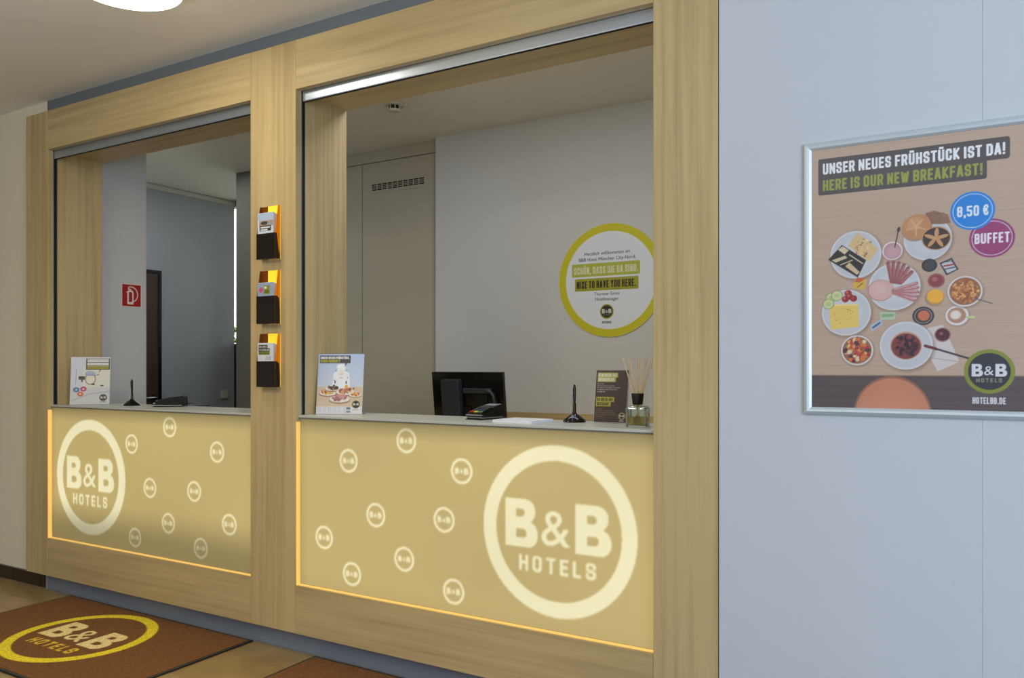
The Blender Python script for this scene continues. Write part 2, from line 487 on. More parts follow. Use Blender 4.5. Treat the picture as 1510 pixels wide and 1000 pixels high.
G_ = {
 'A': (1.1, [[(0, 0), (.42, 1), (.58, 1), (1, 0)], [(.16, .25), (.84, .25)]]),
 'B': (1, [[(0, 0), (0, 1), (.75, 1), (1, .87), (1, .66), (.8, .52), (0, .52)], [(.8, .52), (1, .4), (1, .13), (.75, 0), (0, 0)]]),
 'C': (1, [[(1, .70), (1, .86), (.78, 1), (.22, 1), (0, .86), (0, .14), (.22, 0), (.78, 0), (1, .14), (1, .3)]]),
 'D': (1, [[(0, 0), (0, 1), (.7, 1), (1, .85), (1, .15), (.7, 0), (0, 0)]]),
 'E': (.8, [[(1, 1), (0, 1), (0, 0), (1, 0)], [(0, .5), (.85, .5)]]),
 'F': (.8, [[(1, 1), (0, 1), (0, 0)], [(0, .5), (.85, .5)]]),
 'G': (1, [[(1, .72), (1, .86), (.78, 1), (.22, 1), (0, .86), (0, .14), (.22, 0), (.78, 0), (1, .14), (1, .5), (.6, .5)]]),
 'H': (1, [[(0, 0), (0, 1)], [(1, 0), (1, 1)], [(0, .5), (1, .5)]]),
 'I': (0, [[(.5, 0), (.5, 1)]]),
 'K': (1, [[(0, 0), (0, 1)], [(1, 1), (.2, .52), (1, 0)]]),
 'L': (.75, [[(0, 1), (0, 0), (1, 0)]]),
 'M': (1.4, [[(0, 0), (0, 1), (.5, .3), (1, 1), (1, 0)]]),
 'N': (1.05, [[(0, 0), (0, 1), (1, 0), (1, 1)]]),
 'O': (1, [[(.25, 0), (0, .14), (0, .86), (.25, 1), (.75, 1), (1, .86), (1, .14), (.75, 0), (.25, 0)]]),
 'P': (1, [[(0, 0), (0, 1), (.75, 1), (1, .86), (1, .58), (.75, .44), (0, .44)]]),
 'R': (1, [[(0, 0), (0, 1), (.75, 1), (1, .86), (1, .6), (.75, .46), (0, .46)], [(.6, .46), (1, 0)]]),
 'S': (1, [[(1, .76), (1, .87), (.78, 1), (.22, 1), (0, .87), (0, .65), (.2, .54), (.8, .46), (1, .35), (1, .13), (.78, 0), (.22, 0), (0, .13), (0, .24)]]),
 'T': (.95, [[(0, 1), (1, 1)], [(.5, 1), (.5, 0)]]),
 'U': (1, [[(0, 1), (0, .14), (.25, 0), (.75, 0), (1, .14), (1, 1)]]),
 'V': (1.1, [[(0, 1), (.45, 0), (.55, 0), (1, 1)]]),
 'W': (1.6, [[(0, 1), (.22, 0), (.28, 0), (.5, .85), (.72, 0), (.78, 0), (1, 1)]]),
 'Y': (1.05, [[(0, 1), (.5, .45), (1, 1)], [(.5, .45), (.5, 0)]]),
 'Z': (1, [[(0, 1), (1, 1), (0, 0), (1, 0)]]),
 '8': (1, [[(.2, .52), (0, .66), (0, .87), (.22, 1), (.78, 1), (1, .87), (1, .66), (.8, .52), (.2, .52), (0, .38), (0, .13), (.22, 0), (.78, 0), (1, .13), (1, .38), (.8, .52)]]),
 '5': (1, [[(1, 1), (0, 1), (0, .56), (.75, .56), (1, .43), (1, .13), (.78, 0), (.22, 0), (0, .13)]]),
 '0': (1, [[(.25, 0), (0, .14), (0, .86), (.25, 1), (.75, 1), (1, .86), (1, .14), (.75, 0), (.25, 0)]]),
 '€': (1, [[(1, .8), (.8, 1), (.45, 1), (.2, .86), (.2, .14), (.45, 0), (.8, 0), (1, .2)], [(0, .6), (.75, .6)], [(0, .4), (.7, .4)]]),
 ',': (0, [[(.5, 0), (.35, -.18)]]), '.': (0, [[(.5, 0), (.5, .01)]]), '!': (0, [[(.5, 0), (.5, .01)], [(.5, .34), (.5, 1)]]),
 '?': (1, [[(0, .75), (0, .87), (.22, 1), (.78, 1), (1, .87), (1, .65), (.5, .45), (.5, .34)], [(.5, 0), (.5, .01)]]),
 '-': (.5, [[(0, .45), (1, .45)]]), ' ': (.45, [])}
G_['Ü'] = (1, G_['U'][1] + [[(.2, 1.28), (.2, 1.281)], [(.8, 1.28), (.8, 1.281)]])
G_['Ö'] = (1, G_['O'][1] + [[(.2, 1.28), (.2, 1.281)], [(.8, 1.28), (.8, 1.281)]])
def block(c, t, x, y, w, h, rgb, st=0.16, gap=0.09):
    """condensed block capitals drawn as strokes; x, y = left of baseline, w = width of the line"""
    s = st * h; g = gap * h
    fixed = len(t) * s + (len(t) - 1) * g
    for ch in t:
        if ch == ' ': fixed -= s
    u = (w - fixed) / max(1e-6, sum(G_[ch][0] for ch in t))
    p = x
    for ch in t:
        gw, strokes = G_[ch]
        W_ = gw * u
        for stq in strokes:
            pts = [(p + s / 2 + a * W_, y + s / 2 + b * (h - s)) for a, b in stq]
            for (x0, y0), (x1, y1) in zip(pts, pts[1:]):
                L = math.hypot(x1 - x0, y1 - y0) or 1e-6
                if x0 != x1 and y0 != y1:
                    c.line([(x0, y0), (x1, y1)], s, rgb)
                else:
                    c.rect(min(x0, x1) - s / 2, max(x0, x1) + s / 2, min(y0, y1) - s / 2, max(y0, y1) + s / 2, rgb, r=s * .22)
        p += W_ + g + (s if ch != ' ' else 0)

def heavyB(c, x, y, w, h, rgb):
    js, is_ = c.win(x, x + w, y, y + h)
    X, Y = np.meshgrid((c.X[is_] - x) / w, (c.Y[js] - y) / h)
    asp = w / h
    def rr(x0, x1, y0, y1, r):
        # rounded only at the right-hand corners
        qx = X - x1 + r; qy = np.abs(Y - (y0 + y1) / 2) - (y1 - y0) / 2 + r * asp
        inside = (X >= x0) & (X <= x1) & (Y >= y0) & (Y <= y1)
        corner = (qx > 0) & (qy > 0)
        return inside & (~corner | (np.hypot(qx, qy / asp) <= r))
    m = rr(0, .92, .50, 1, .30) | rr(0, 1, 0, .545, .32)
    m &= ~rr(.34, .60, .635, .795, .10)
    m &= ~rr(.34, .66, .20, .385, .12)
    c.put(js, is_, m.astype(float), rgb)

def logo(c, x, y, r, ring, text, hotels, ring_in=0.80, disc=None, bold=0.045, small=True):
    """round hotel badge"""
    if disc: c.ell(x, y, r, r, disc)
    c.ell(x, y, r, r, ring, inner=ring_in)
    D = 2 * r
    hB = 0.285 * D
    b = y - 0.115 * D
    heavyB(c, x - 0.345 * D, b, 0.222 * D, hB, text)
    heavyB(c, x + 0.120 * D, b, 0.225 * D, hB, text)
    c.text('&', x - 0.10 * D, b + 0.03 * D, 0.19 * D, hB * 0.72, text, 0.004)
    if small:
        block(c, 'HOTELS', x - 0.25 * D, y - 0.250 * D, 0.50 * D, 0.095 * D, hotels, 0.20, 0.30)

# ================================================================== THE ROOM
H1, H2 = 2.944, 2.92          # lobby and office ceilings
XE = -4.903                   # where the plain wall gives way to the dark recess
# floor: screed with single tiles laid on it
fl = struct(bx('floor', (-8.0, 3.6, -5.5, 2.7, -0.12, -0.008), 'grout'))
k = 0
tile_me = None
for i in range(-6, 6):
    for j in range(9):
        x0 = -4.92 + 0.6 * i; y1 = 0.056 - 0.178 if j == 0 else None
        if j == 0: ya, yb = -0.122, 0.057
        else: ya, yb = -0.122 - 0.3 * j, -0.122 - 0.3 * (j - 1)
        g = 0.002
        dz = random.uniform(-0.0004, 0.0004)
        if j == 0:
            o = bx('tile', (x0 + g, x0 + 0.6 - g, ya + g, yb - g, -0.0079, dz), 'floor_tile', fl, bev=0.0012)
        else:
            if tile_me is None:
                o = bx('tile', (-0.3 + g, 0.3 - g, -0.15 + g, 0.15 - g, -0.0079, 0), 'floor_tile', None, bev=0.0012)
                tile_me = o.data
            else:
                o = bpy.data.objects.new('tile', tile_me); COL.objects.link(o)
            o.parent = fl
            o.location = (x0 + 0.3, (ya + yb) / 2, dz)

struct(bx('ceiling', (-8.0, 3.6, -5.5, 0.342, H1, H1 + 0.15), 'ceiling_white'))
struct(bx('ceiling_office', (-8.0, 3.6, 0.342, 2.7, H2, H2 + 0.15), 'office_ceiling'))
# lobby wall left of the reception window
struct(bx('wall_left', (-8.0, XE, 0.060, 0.342, -0.008, H1), 'wall_cream'))
# baseboard: single dark tiles on a mortar bed
bb = struct(bx('baseboard_left', (-8.0, XE - 0.002, 0.0535, 0.060, 0.0, 0.0865), 'skirting_grout'))
xr = XE - 0.006
t = 0
while xr > -7.6:
    w_ = 0.045 if t == 0 else 0.296
    bx('tile', (xr - w_, xr, 0.046, 0.0536, 0.007, 0.0845), 'skirting_tile', bb, bev=0.001)
    xr -= w_ + 0.005
    t += 1
# dark recess above and below the wooden frame
struct(bx('trim_1', (XE, -0.800, 0.060, 0.342, 2.853, H1), 'dark_grey'))
struct(bx('trim_2', (XE, -0.800, 0.060, 0.342, -0.008, 0.330), 'kick_grey'))
# panelled wall right of the frame
wr = struct(bx('wall_right', (-0.789, 3.6, 0.008, 0.342, -0.008, H1), 'wall_panel_grey'))
bx('panel', (-0.789, -0.0212, -0.003, 0.0085, 0.0, H1 - 0.001), 'wall_panel_grey', wr, bev=0.0012)
bx('panel', (-0.0209, 1.20, -0.003, 0.0085, 0.0, H1 - 0.001), 'wall_panel_grey', wr, bev=0.0012)
bx('panel', (1.202, 2.42, -0.003, 0.0085, 0.0, H1 - 0.001), 'wall_panel_grey', wr, bev=0.0012)
bx('panel', (2.422, 3.6, -0.003, 0.0085, 0.0, H1 - 0.001), 'wall_panel_grey', wr, bev=0.0012)
struct(bx('wall_far_left', (-8.15, -8.0, -5.5, 0.342, -0.008, H1), 'wall_white'))
# office walls
struct(bx('wall_office_side', (-6.22, -4.900, 0.342, 0.722, -0.008, H2), 'office_white'))
struct(bx('wall_corridor', (-6.34, -6.22, 0.342, 2.578, -0.008, H2), 'corridor_grey'))
struct(bx('wall_office_right', (1.2, 1.32, 0.342, 2.70, -0.008, H2), 'office_white'))
# back wall: slightly recessed cupboard wall, then the wall that carries the round sign
struct(bx('wall_back_right', (-3.291, 1.2, 1.814, 1.95, -0.008, H2), 'office_white'))
wb = struct(bx('wall_back', (-4.70, -3.291, 1.880, 1.95, -0.008, H2), 'cupboard_white'))
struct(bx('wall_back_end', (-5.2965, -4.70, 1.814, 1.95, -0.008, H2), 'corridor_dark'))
bx('fascia', (-4.699, -3.293, 1.862, 1.880, 2.837, H2 - 0.001), 'cupboard_white', wb, bev=0.001)
cz0, cz1 = 0.10, 2.830
xs = [-4.699, -3.997, -3.300]
for a, b_ in zip(xs, xs[1:]):
    bx('panel', (a + 0.004, b_ - 0.004, 1.865, 1.8805, cz0, cz1), 'cupboard_white', wb, bev=0.001)
struct(bx('trim_3', (-3.2995, -3.293, 1.8775, 1.8798, 0, 2.83), 'black_gap'))
# far corridor wall with its window
struct(bx('wall_far', (-4.2, 1.2, 2.58, 2.70, -0.008, H2), 'corridor_grey'))
win = bpy.data.objects.new('window_1', None); COL.objects.link(win); win.location = (-5.2, 2.62, 0)
win['kind'] = 'structure'
for e in ((-4.23, -4.20, 2.58, 2.66, 0, H2), (-7.2, -4.23, 2.58, 2.66, 2.87, H2),
          (-7.2, -4.23, 2.58, 2.66, 0, 0.06), (-7.2, -4.23, 2.58, 2.66, 1.50, 1.56)):
    bx('window_frame', e, 'plastic_dark_grey', win)
bx('pane', (-7.2, -4.23, 2.615, 2.621, 1.56, 2.87), 'window_pane', win)
bx('lower_panel', (-7.2, -4.23, 2.61, 2.63, 0.06, 1.50), 'plastic_black', win)
bm = bmesh.new(); box(bm, -6.219, -6.205, 0.722, 2.58, H2 - 0.045, H2 - 0.006)
struct(mk('trim_4', bm, 'plastic_white'))
struct(bx('ground', (-12, 4, 2.70, 9, -0.2, -0.008), 'outdoor_paving'))

struct(bx('wall_slit_backdrop', (-16, 2, 8.0, 8.2, -0.008, 7.0), 'wall_white'))  # white backdrop added so the window slit shows bright
# hedge outside the window, built as separate leaf quads over a stem block
bm = bmesh.new()
for _ in range(2600):
    p = Vector((random.uniform(-8.6, -4.6), random.uniform(3.7, 4.2), random.uniform(0.05, 1.80)))
    a = Vector((random.uniform(-1, 1), random.uniform(-1, 1), random.uniform(-1, 1))).normalized() * 0.06
    b_ = a.orthogonal().normalized() * 0.035
    bm.faces.new([bm.verts.new(p + a), bm.verts.new(p + b_), bm.verts.new(p - a), bm.verts.new(p - b_)])
hd = mk('hedge', bm, 'leaf_green'); tag(hd, 'green hedge outside the narrow bright window strip', 'hedge'); hd['kind'] = 'stuff'

# door in the corridor wall
dr = bpy.data.objects.new('door_1', None); COL.objects.link(dr); dr.location = (-6.22, 1.3, 0); dr['kind'] = 'structure'
bx('door_leaf', (-6.219, -6.196, 0.83, 1.745, 0.0, 2.145), 'door_brown', dr, bev=0.002)
for e in ((-6.2195, -6.190, 1.745, 1.772, 0, 2.172), (-6.2195, -6.190, 0.803, 0.83, 0, 2.172), (-6.2195, -6.190, 0.83, 1.745, 2.145, 2.172)):
    bx('door_frame', e, 'plastic_black', dr)
bm = bmesh.new()
tube(bm, [(-6.19, 1.69, 1.075), (-6.145, 1.69, 1.075), (-6.14, 1.68, 1.075), (-6.14, 1.56, 1.075)], 0.010)
cyl(bm, (-6.195, 1.69, 1.075), 0.026, 0.026, 0.008, 20, Matrix.Rotation(PI / 2, 4, 'Y'))
mk('door_handle', bm, 'steel', dr, smooth=True)

# switch and socket on the corridor wall
sw = thing('light_switch', 'pale square light switch on the grey corridor wall beside the window strip', 'switch', (-6.22, 2.46, 1.08))
bx('switch_plate', (-6.2195, -6.210, 2.42, 2.50, 1.04, 1.12), 'plastic_white', sw, bev=0.002)
bx('rocker', (-6.2105, -6.205, 2.432, 2.488, 1.052, 1.108), 'plastic_white', sw, bev=0.002)
so = thing('wall_socket', 'grey wall socket on the corridor wall right of the brown door', 'socket', (-6.22, 1.9, 1.07))
bx('socket_plate', (-6.2195, -6.210, 1.83, 1.98, 1.03, 1.11), 'corridor_grey', so, bev=0.002)
for yy in (1.868, 1.942):
    bm = bmesh.new(); cyl(bm, (-6.2105, yy, 1.07), 0.024, 0.022, 0.003, 20, Matrix.Rotation(PI / 2, 4, 'Y'))
    mk('socket_cup', bm, 'corridor_grey', so)

# ================================================================== WOODEN RECEPTION FRAME
XA, XB, XC, XD, XF, XG = -5.023, -4.796, -3.067, -2.7665, -1.0237, -0.7925
ZB, ZR, ZO, ZT = 0.105, 0.328, 2.625, 2.853
YF = 0.034
fr = thing('reception_surround', 'pale wooden surround of three posts and rails framing both reception hatches', 'wooden frame', (XC, 0, ZB))
for a, b_ in ((XA, XB), (XC, XD), (XF, XG)):
    bx('post', (a, b_, 0.0, YF, ZB, ZT), 'wood_upright', fr, bev=0.0012)
for a, b_ in ((XB, XC), (XD, XF)):
    bx('top_rail', (a + .001, b_ - .001, 0.0, YF, ZO, ZT), 'wood_level', fr, bev=0.0008)
    bx('bottom_rail', (a + .001, b_ - .001, 0.0, YF, ZB, ZR), 'wood_level', fr, bev=0.0008)
    bx('lintel', (a, b_, 0.0605, 0.342, 2.618, 2.8525), 'wood_level', fr)
# side linings (jambs) behind the shutter slot
bx('side_lining', (XE + .001, XB, 0.0605, 0.342, 0.332, 2.852), 'wood_upright', fr)
bx('side_lining', (XC, XD, 0.0605, 0.342, 0.332, 2.852), 'wood_upright', fr)
bx('side_lining', (XF, -0.7905, 0.0605, 0.342, 0.332, 2.852), 'wood_upright', fr)
bx('back_board', (XA, XE, 0.0345, 0.0595, ZB + .002, ZT - .002), 'wood_upright', fr)

# ---------------- roller shutters
def shutter(x0, x1, label):
    r = thing('roller_shutter', label, 'shutter', ((x0 + x1) / 2, 0.05, 2.6), group='roller shutters over the hatches')
    bm = bmesh.new()
    extrude_profile(bm, [(0.0385, 2.577), (0.0375, 2.581), (0.0375, 2.632), (0.043, 2.655), (0.052, 2.655), (0.052, 2.577)], x0 + 0.008, x1 - 0.008)
    mk('bottom_bar', bm, 'alu', r)
    bm = bmesh.new(); box(bm, x0 + 0.010, x1 - 0.010, 0.042, 0.052, 2.5755, 2.577)
    mk('rubber_seal', bm, 'black_gap', r)
    for k in range(4):
        z = 2.6565 + k * 0.048
        bx('slat', (x0 + 0.010, x1 - 0.010, 0.043, 0.050, z, z + 0.046), 'alu', r, bev=0.001)
    for xa, xb, sx in ((x0, x0 + 0.010, 1), (x1 - 0.010, x1, -1)):
        bm = bmesh.new()
        box(bm, min(xa, xa), xb, 0.0345, 0.0390, 1.116, 2.6245) if False else None
        e = (x0 + 0.0002, x0 + 0.003) if sx > 0 else (x1 - 0.003, x1 - 0.0002)
        box(bm, e[0], e[1], 0.0345, 0.0370, 1.1165, 2.8)
        box(bm, e[0], e[1], 0.0555, 0.0580, 1.1165, 2.8)
        mk('guide_rail', bm, 'alu', r)
        e2 = (x0 + 0.0002, x0 + 0.0015) if sx > 0 else (x1 - 0.0015, x1 - 0.0002)
        bx('guide_slot', (e2[0], e2[1], 0.0372, 0.0553, 1.1165, 2.8), 'black_gap', r)
    return r
shutter(XB, XC, 'rolled-up aluminium shutter at the top of the left reception hatch')
shutter(XD, XF, 'rolled-up aluminium shutter shining at the top of the right reception hatch')
# filler behind rails/posts so the guide slot has a back
for a, b_ in ((XE + .001, XB), (XC, XD), (XF, -0.7905)):
    bx('filler', (a, b_, 0.0345, 0.060, 0.332, 2.852), 'wood_upright', fr)

# ---------------- counters with backlit fronts
BASE, LOGO = (193, 170, 104), (246, 238, 192)
def glow(U, V):
    return np.ones(U.shape)
def counter(x0, x1, label, big, smalls, fade):
    r = thing('service_counter', label, 'counter', ((x0 + x1) / 2, 0.1, 0.33), group='backlit reception counters')
    zt = 1.115
    bm = bmesh.new(); box(bm, x0 + 0.0005, x1 - 0.0005, 0.0175, 0.341, 1.105, zt, bev=0.001)
    mk('counter_top', bm, 'counter_stone', r)
    bx('edge_profile', (x0 + 0.001, x1 - 0.001, 0.0190, 0.034, 1.0990, 1.1048), 'counter_edge', r)
    bx('light_box', (x0 + 0.004, x1 - 0.004, 0.0265, 0.0335, 0.330, 1.0985), 'counter_edge', r)
    # fabric front, the logo shapes glow through a little out of focus
    w, h = (x1 - x0) - 0.008, 1.0985 - 0.3335
    c = Canvas(w, h, 0.0052, BASE, ss=2)
    ox, oz = x0 + 0.004, 0.3335
    bxx, bz, br = big
    logo(c, bxx - ox, bz - oz, br, LOGO, LOGO, LOGO, ring_in=0.815, bold=0.04)
    for sx, sz in smalls:
        X, Z = sx - ox, sz - oz
        c.ell(X, Z, 0.053, 0.053, (252, 243, 196), inner=0.80)
        c.text('B', X - 0.034, Z - 0.012, 0.022, 0.025, (252, 243, 196), 0.05)
        c.text('&', X - 0.008, Z - 0.009, 0.016, 0.017, (252, 243, 196), 0.03)
        c.text('B', X + 0.012, Z - 0.012, 0.022, 0.025, (252, 243, 196), 0.05)
    c.blur(0.0038)
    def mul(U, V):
        # light falloff painted into the glow: dim edges, shaded top, dark foot with fade
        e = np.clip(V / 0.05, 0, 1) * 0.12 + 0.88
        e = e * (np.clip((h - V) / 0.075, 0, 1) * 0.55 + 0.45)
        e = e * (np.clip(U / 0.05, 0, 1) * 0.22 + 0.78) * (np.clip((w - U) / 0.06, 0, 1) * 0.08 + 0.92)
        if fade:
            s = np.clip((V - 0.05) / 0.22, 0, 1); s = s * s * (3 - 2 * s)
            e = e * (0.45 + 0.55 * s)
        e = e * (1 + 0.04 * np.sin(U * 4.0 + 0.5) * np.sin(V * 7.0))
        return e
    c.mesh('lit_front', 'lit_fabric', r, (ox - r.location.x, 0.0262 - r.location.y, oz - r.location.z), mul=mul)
    bx('reveal_glow', (x0 + 0.0003, x0 + 0.0035, 0.003, 0.0255, 0.3285, 1.085), 'reveal_glow', r)  # emissive liners stand in for panel light falling on the reveal
    bx('reveal_glow', (x1 - 0.0035, x1 - 0.0003, 0.012, 0.0255, 0.3285, 1.085), 'reveal_glow', r)
    bx('reveal_glow', (x0 + 0.0036, x1 - 0.0036, 0.010, 0.0255, 0.3283, 0.3325), 'reveal_glow', r)
    return r
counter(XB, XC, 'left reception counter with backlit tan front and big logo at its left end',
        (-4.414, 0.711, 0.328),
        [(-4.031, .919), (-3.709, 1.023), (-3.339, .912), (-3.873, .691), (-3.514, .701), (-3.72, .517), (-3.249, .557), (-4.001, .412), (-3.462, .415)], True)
counter(XD, XF, 'right reception counter with backlit tan front and big logo at its right end',
        (-1.4217, 0.7125, 0.329),
        [(-2.467, .92), (-2.142, 1.025), (-1.857, .914), (-2.31, .692), (-1.945, .707), (-2.614, .562), (-2.153, .519), (-2.447, .417), (-1.897, .417)], False)

# ================================================================== CEILING LAMP, DETECTOR
la = thing('ceiling_lamp', 'round white glowing ceiling lamp above the left hatch', 'lamp', (-3.012, -0.689, H1))
bm = bmesh.new(); lathe(bm, [(0, 0), (0.218, 0), (0.222, -0.012), (0.222, -0.055), (0.216, -0.062), (0.214, -0.055), (0.214, -0.02), (0, -0.02)], 48)
mk('lamp_rim', bm, 'lamp_rim', la, local=True, smooth=True)
bm = bmesh.new(); lathe(bm, [(0.2135, -0.052), (0.213, -0.070), (0.18, -0.081), (0.10, -0.085), (0, -0.087)], 48)
mk('diffuser', bm, 'lamp_glow', la, local=True, smooth=True)

sd = thing('smoke_detector', 'white round smoke detector on the office ceiling', 'detector', (-3.075, 1.10, H2))
bm = bmesh.new(); lathe(bm, [(0, 0), (0.058, 0), (0.060, -0.010), (0.055, -0.018), (0, -0.018)], 32)
mk('base', bm, 'plastic_white', sd, local=True, smooth=True)
bm = bmesh.new(); lathe(bm, [(0, -0.018), (0.034, -0.018), (0.034, -0.040), (0, -0.040)], 24)
mk('sensor_chamber', bm, 'plastic_black', sd, local=True)
bm = bmesh.new()
lathe(bm, [(0, -0.040), (0.040, -0.040), (0.037, -0.050), (0.02, -0.053), (0, -0.053)], 24)
for k in range(8):
    a = 2 * PI * k / 8
    box(bm, -0.0022, 0.0022, -0.0025, 0.0025, -0.040, -0.018, mtx=Matrix.Translation((0.037 * math.cos(a), 0.037 * math.sin(a), 0)) @ Matrix.Rotation(a, 4, 'Z'))
mk('cage', bm, 'plastic_white', sd, local=True)

# ================================================================== VENT GRILLE on the cupboard door
vg = thing('air_vent', 'slotted air vent grille high on the cupboard door', 'vent', (-3.66, 1.865, 2.65))
bm = bmesh.new()
X0, X1, Z0, Z1 = -3.925, -3.40, 2.606, 2.690
sx0, sx1, sz0, sz1 = -3.902, -3.425, 2.628, 2.674
box(bm, X0, X1, 1.8610, 1.8648, Z0, sz0); box(bm, X0, X1, 1.8610, 1.8648, sz1, Z1)
box(bm, X0, sx0, 1.8610, 1.8648, sz0, sz1); box(bm, sx1, X1, 1.8610, 1.8648, sz0, sz1)
cw = (sx1 - sx0) / 10
for k in range(1, 10):
    box(bm, sx0 + k * cw - 0.003, sx0 + k * cw + 0.003, 1.8612, 1.8646, sz0, sz1)
mk('grille_frame', bm, 'cupboard_white', vg)
rh = (sz1 - sz0) / 4
for k in range(1, 4):
    bx('slat', (sx0, sx1, 1.8614, 1.8644, sz0 + k * rh - 0.0022, sz0 + k * rh + 0.0022), 'cupboard_white', vg)
bx('duct_shadow', (sx0 - .004, sx1 + .004, 1.8645, 1.8649, sz0 - .004, sz1 + .004), 'black_gap', vg)

# ================================================================== ROUND WELCOME SIGN
GR, BR = (204, 197, 24), (50, 38, 32)
ws = thing('welcome_sign', 'round white welcome sign with olive ring on the office back wall', 'sign', (-1.987, 1.814, 1.866))
bm = bmesh.new(); cyl(bm, (0, -0.0008, 0), 0.346, 0.346, 0.003, 96, Matrix.Rotation(PI / 2, 4, 'X'))
mk('sign_plate', bm, 'plastic_white', ws, local=True)
R = 0.345
c = Canvas(0.69, 0.69, 0.0021, (226, 232, 242))
c.ell(R, R, R, R, GR, inner=0.862)
def ctext(c, s, y, w, h, col, bold=0.0, x=R, al=1.0):
    c.text(s, x - w / 2, y, w, h, col, bold, al)
ctext(c, 'Herzlich willkommen im', R + 0.158, 0.30, 0.020, (40, 40, 44), 0.0, R - .02)
ctext(c, 'B&B Hotel München City-Nord.', R + 0.123, 0.375, 0.020, (40, 40, 44), 0.0, R - .02)
c.rect(R - .255, R + .195, R + .028, R + .108, (176, 184, 62), r=0.006)
block(c, 'SCHÖN, DASS SIE DA SIND.', R - .242, R + 0.043, 0.425, 0.045, (222, 226, 190), .16)
c.rect(R - .235, R + .185, R - .060, R + .016, (158, 160, 30), r=0.006)
block(c, 'NICE TO HAVE YOU HERE.', R - .222, R - 0.044, 0.39, 0.045, (40, 26, 22), .16)
ctext(c, 'Thorsten Gross', R - 0.090, 0.165, 0.019, (40, 40, 44), 0.0, R - .02)
ctext(c, 'Hotelmanager', R - 0.122, 0.155, 0.019, (40, 40, 44), 0.0, R - .02)
logo(c, R - .02, R - .190, 0.045, (160, 165, 40), (225, 225, 225), (150, 150, 110), ring_in=0.84, disc=BR)
block(c, 'HOTELBB.DE', R - .051, R - 0.262, 0.062, 0.014, (60, 50, 48))
c.mesh('sign_print', 'print_paper', ws, (-R, -0.0046, -R), disc=(R, R, R))

# ================================================================== FIRE EXTINGUISHER SIGN
fs = thing('fire_sign', 'red square fire extinguisher sign on the white side wall', 'sign', (-4.900, 0.612, 1.812), PI / 2)
bx('sign_plate', (-0.074, 0.074, -0.0025, -0.0003, -0.077, 0.077), 'plastic_white', fs, local=True)
c = Canvas(0.148, 0.154, 0.002, (236, 214, 206))
RD, WH = (166, 26, 22), (240, 224, 216)
c.rect(0.007, 0.141, 0.006, 0.148, RD)
c.rect(0.043, 0.088, 0.018, 0.100, WH, r=0.004)
c.ell(0.0655, 0.098, 0.022, 0.016, WH)
c.rect(0.054, 0.079, 0.034, 0.092, RD, r=0.003)
c.ell(0.0665, 0.090, 0.0125, 0.010, RD)
c.line([(0.036, 0.098), (0.062, 0.104)], 0.005, WH)
arc = [(0.070 + 0.048 * math.cos(a), 0.084 + 0.050 * math.sin(a)) for a in np.linspace(-1.15, 1.9, 22)]
c.line(arc, 0.007, WH)
c.line([arc[-1], (0.050, 0.118), (0.070, 0.117)], 0.006, WH)
c.line([arc[0], (0.074, 0.032)], 0.007, WH)
c.mesh('sign_print', 'print_paper', fs, (-0.074, -0.0029, -0.077))

# ================================================================== BREAKFAST POSTER
PX0, PX1, PZ0, PZ1 = -0.514, 0.112, 1.1885, 2.0495
po = thing('framed_poster', 'large breakfast poster in a silver snap frame on the right wall', 'poster', (-0.207, -0.003, PZ0))
fw = 0.0245
def rail(lo, hi, ax):
    bm = bmesh.new()
    # rounded snap profile, outer edge at 0, inner edge at fw
    prof = [(0, 0), (0.0, -0.007), (0.004, -0.0125), (0.011, -0.0150), (0.018, -0.0130), (fw, -0.0085), (fw, 0)]
    n = len(prof)
    A, B = [], []
    for p, q in prof:
        if ax == 'L': A.append((PX0 + p, q - .0032, PZ0 + p)); B.append((PX0 + p, q - .0032, PZ1 - p))
        if ax == 'R': A.append((PX1 - p, q - .0032, PZ0 + p)); B.append((PX1 - p, q - .0032, PZ1 - p))
        if ax == 'B': A.append((PX0 + p, q - .0032, PZ0 + p)); B.append((PX1 - p, q - .0032, PZ0 + p))
        if ax == 'T': A.append((PX0 + p, q - .0032, PZ1 - p)); B.append((PX1 - p, q - .0032, PZ1 - p))
    A = [bm.verts.new(v) for v in A]; B = [bm.verts.new(v) for v in B]
    for k in range(n): bm.faces.new((A[k], A[(k + 1) % n], B[(k + 1) % n], B[k]))
    bm.faces.new(A); bm.faces.new(B)
    bmesh.ops.recalc_face_normals(bm, faces=bm.faces)
    mk('frame_rail', bm, 'alu_frame', po)
for ax in 'LRBT': rail(0, 0, ax)
bx('backing', (PX0 + .01, PX1 - .01, -0.0095, -0.0034, PZ0 + .01, PZ1 - .01), 'card_back', po)
w, h = 0.578, 0.8135
TB = (186, 163, 147)  # print colours muted: pale reflection haze of the cover is mixed in
c = Canvas(w, h, 0.00155, TB)
rr = random.Random(3)
for k in range(260):                                   # grain of the photographed table top
    y = rr.uniform(0.1, h); x = rr.uniform(-0.1, w); l = rr.uniform(0.05, 0.3)
    c.rect(max(x, 0), min(x + l, w), y, y + rr.uniform(0.001, 0.004), rr.choice([(176, 152, 134), (196, 174, 158), (180, 156, 140)]), 0.35)
c.rect(0, w, 0, 0.101, (92, 82, 86))
for k in range(30):
    y = rr.uniform(0, 0.1); c.rect(0, w, y, y + 0.0015, (80, 70, 72), 0.4)
c.ell(0.232, -0.02, 0.108, 0.120, (150, 104, 88)); c.ell(0.232, -0.022, 0.103, 0.115, (196, 132, 106)); c.ell(0.232, -0.03, 0.075, 0.07, (212, 144, 116), 0.6, soft=0.5)
c.rect(0, w, 0.100, 0.103, (150, 126, 110))
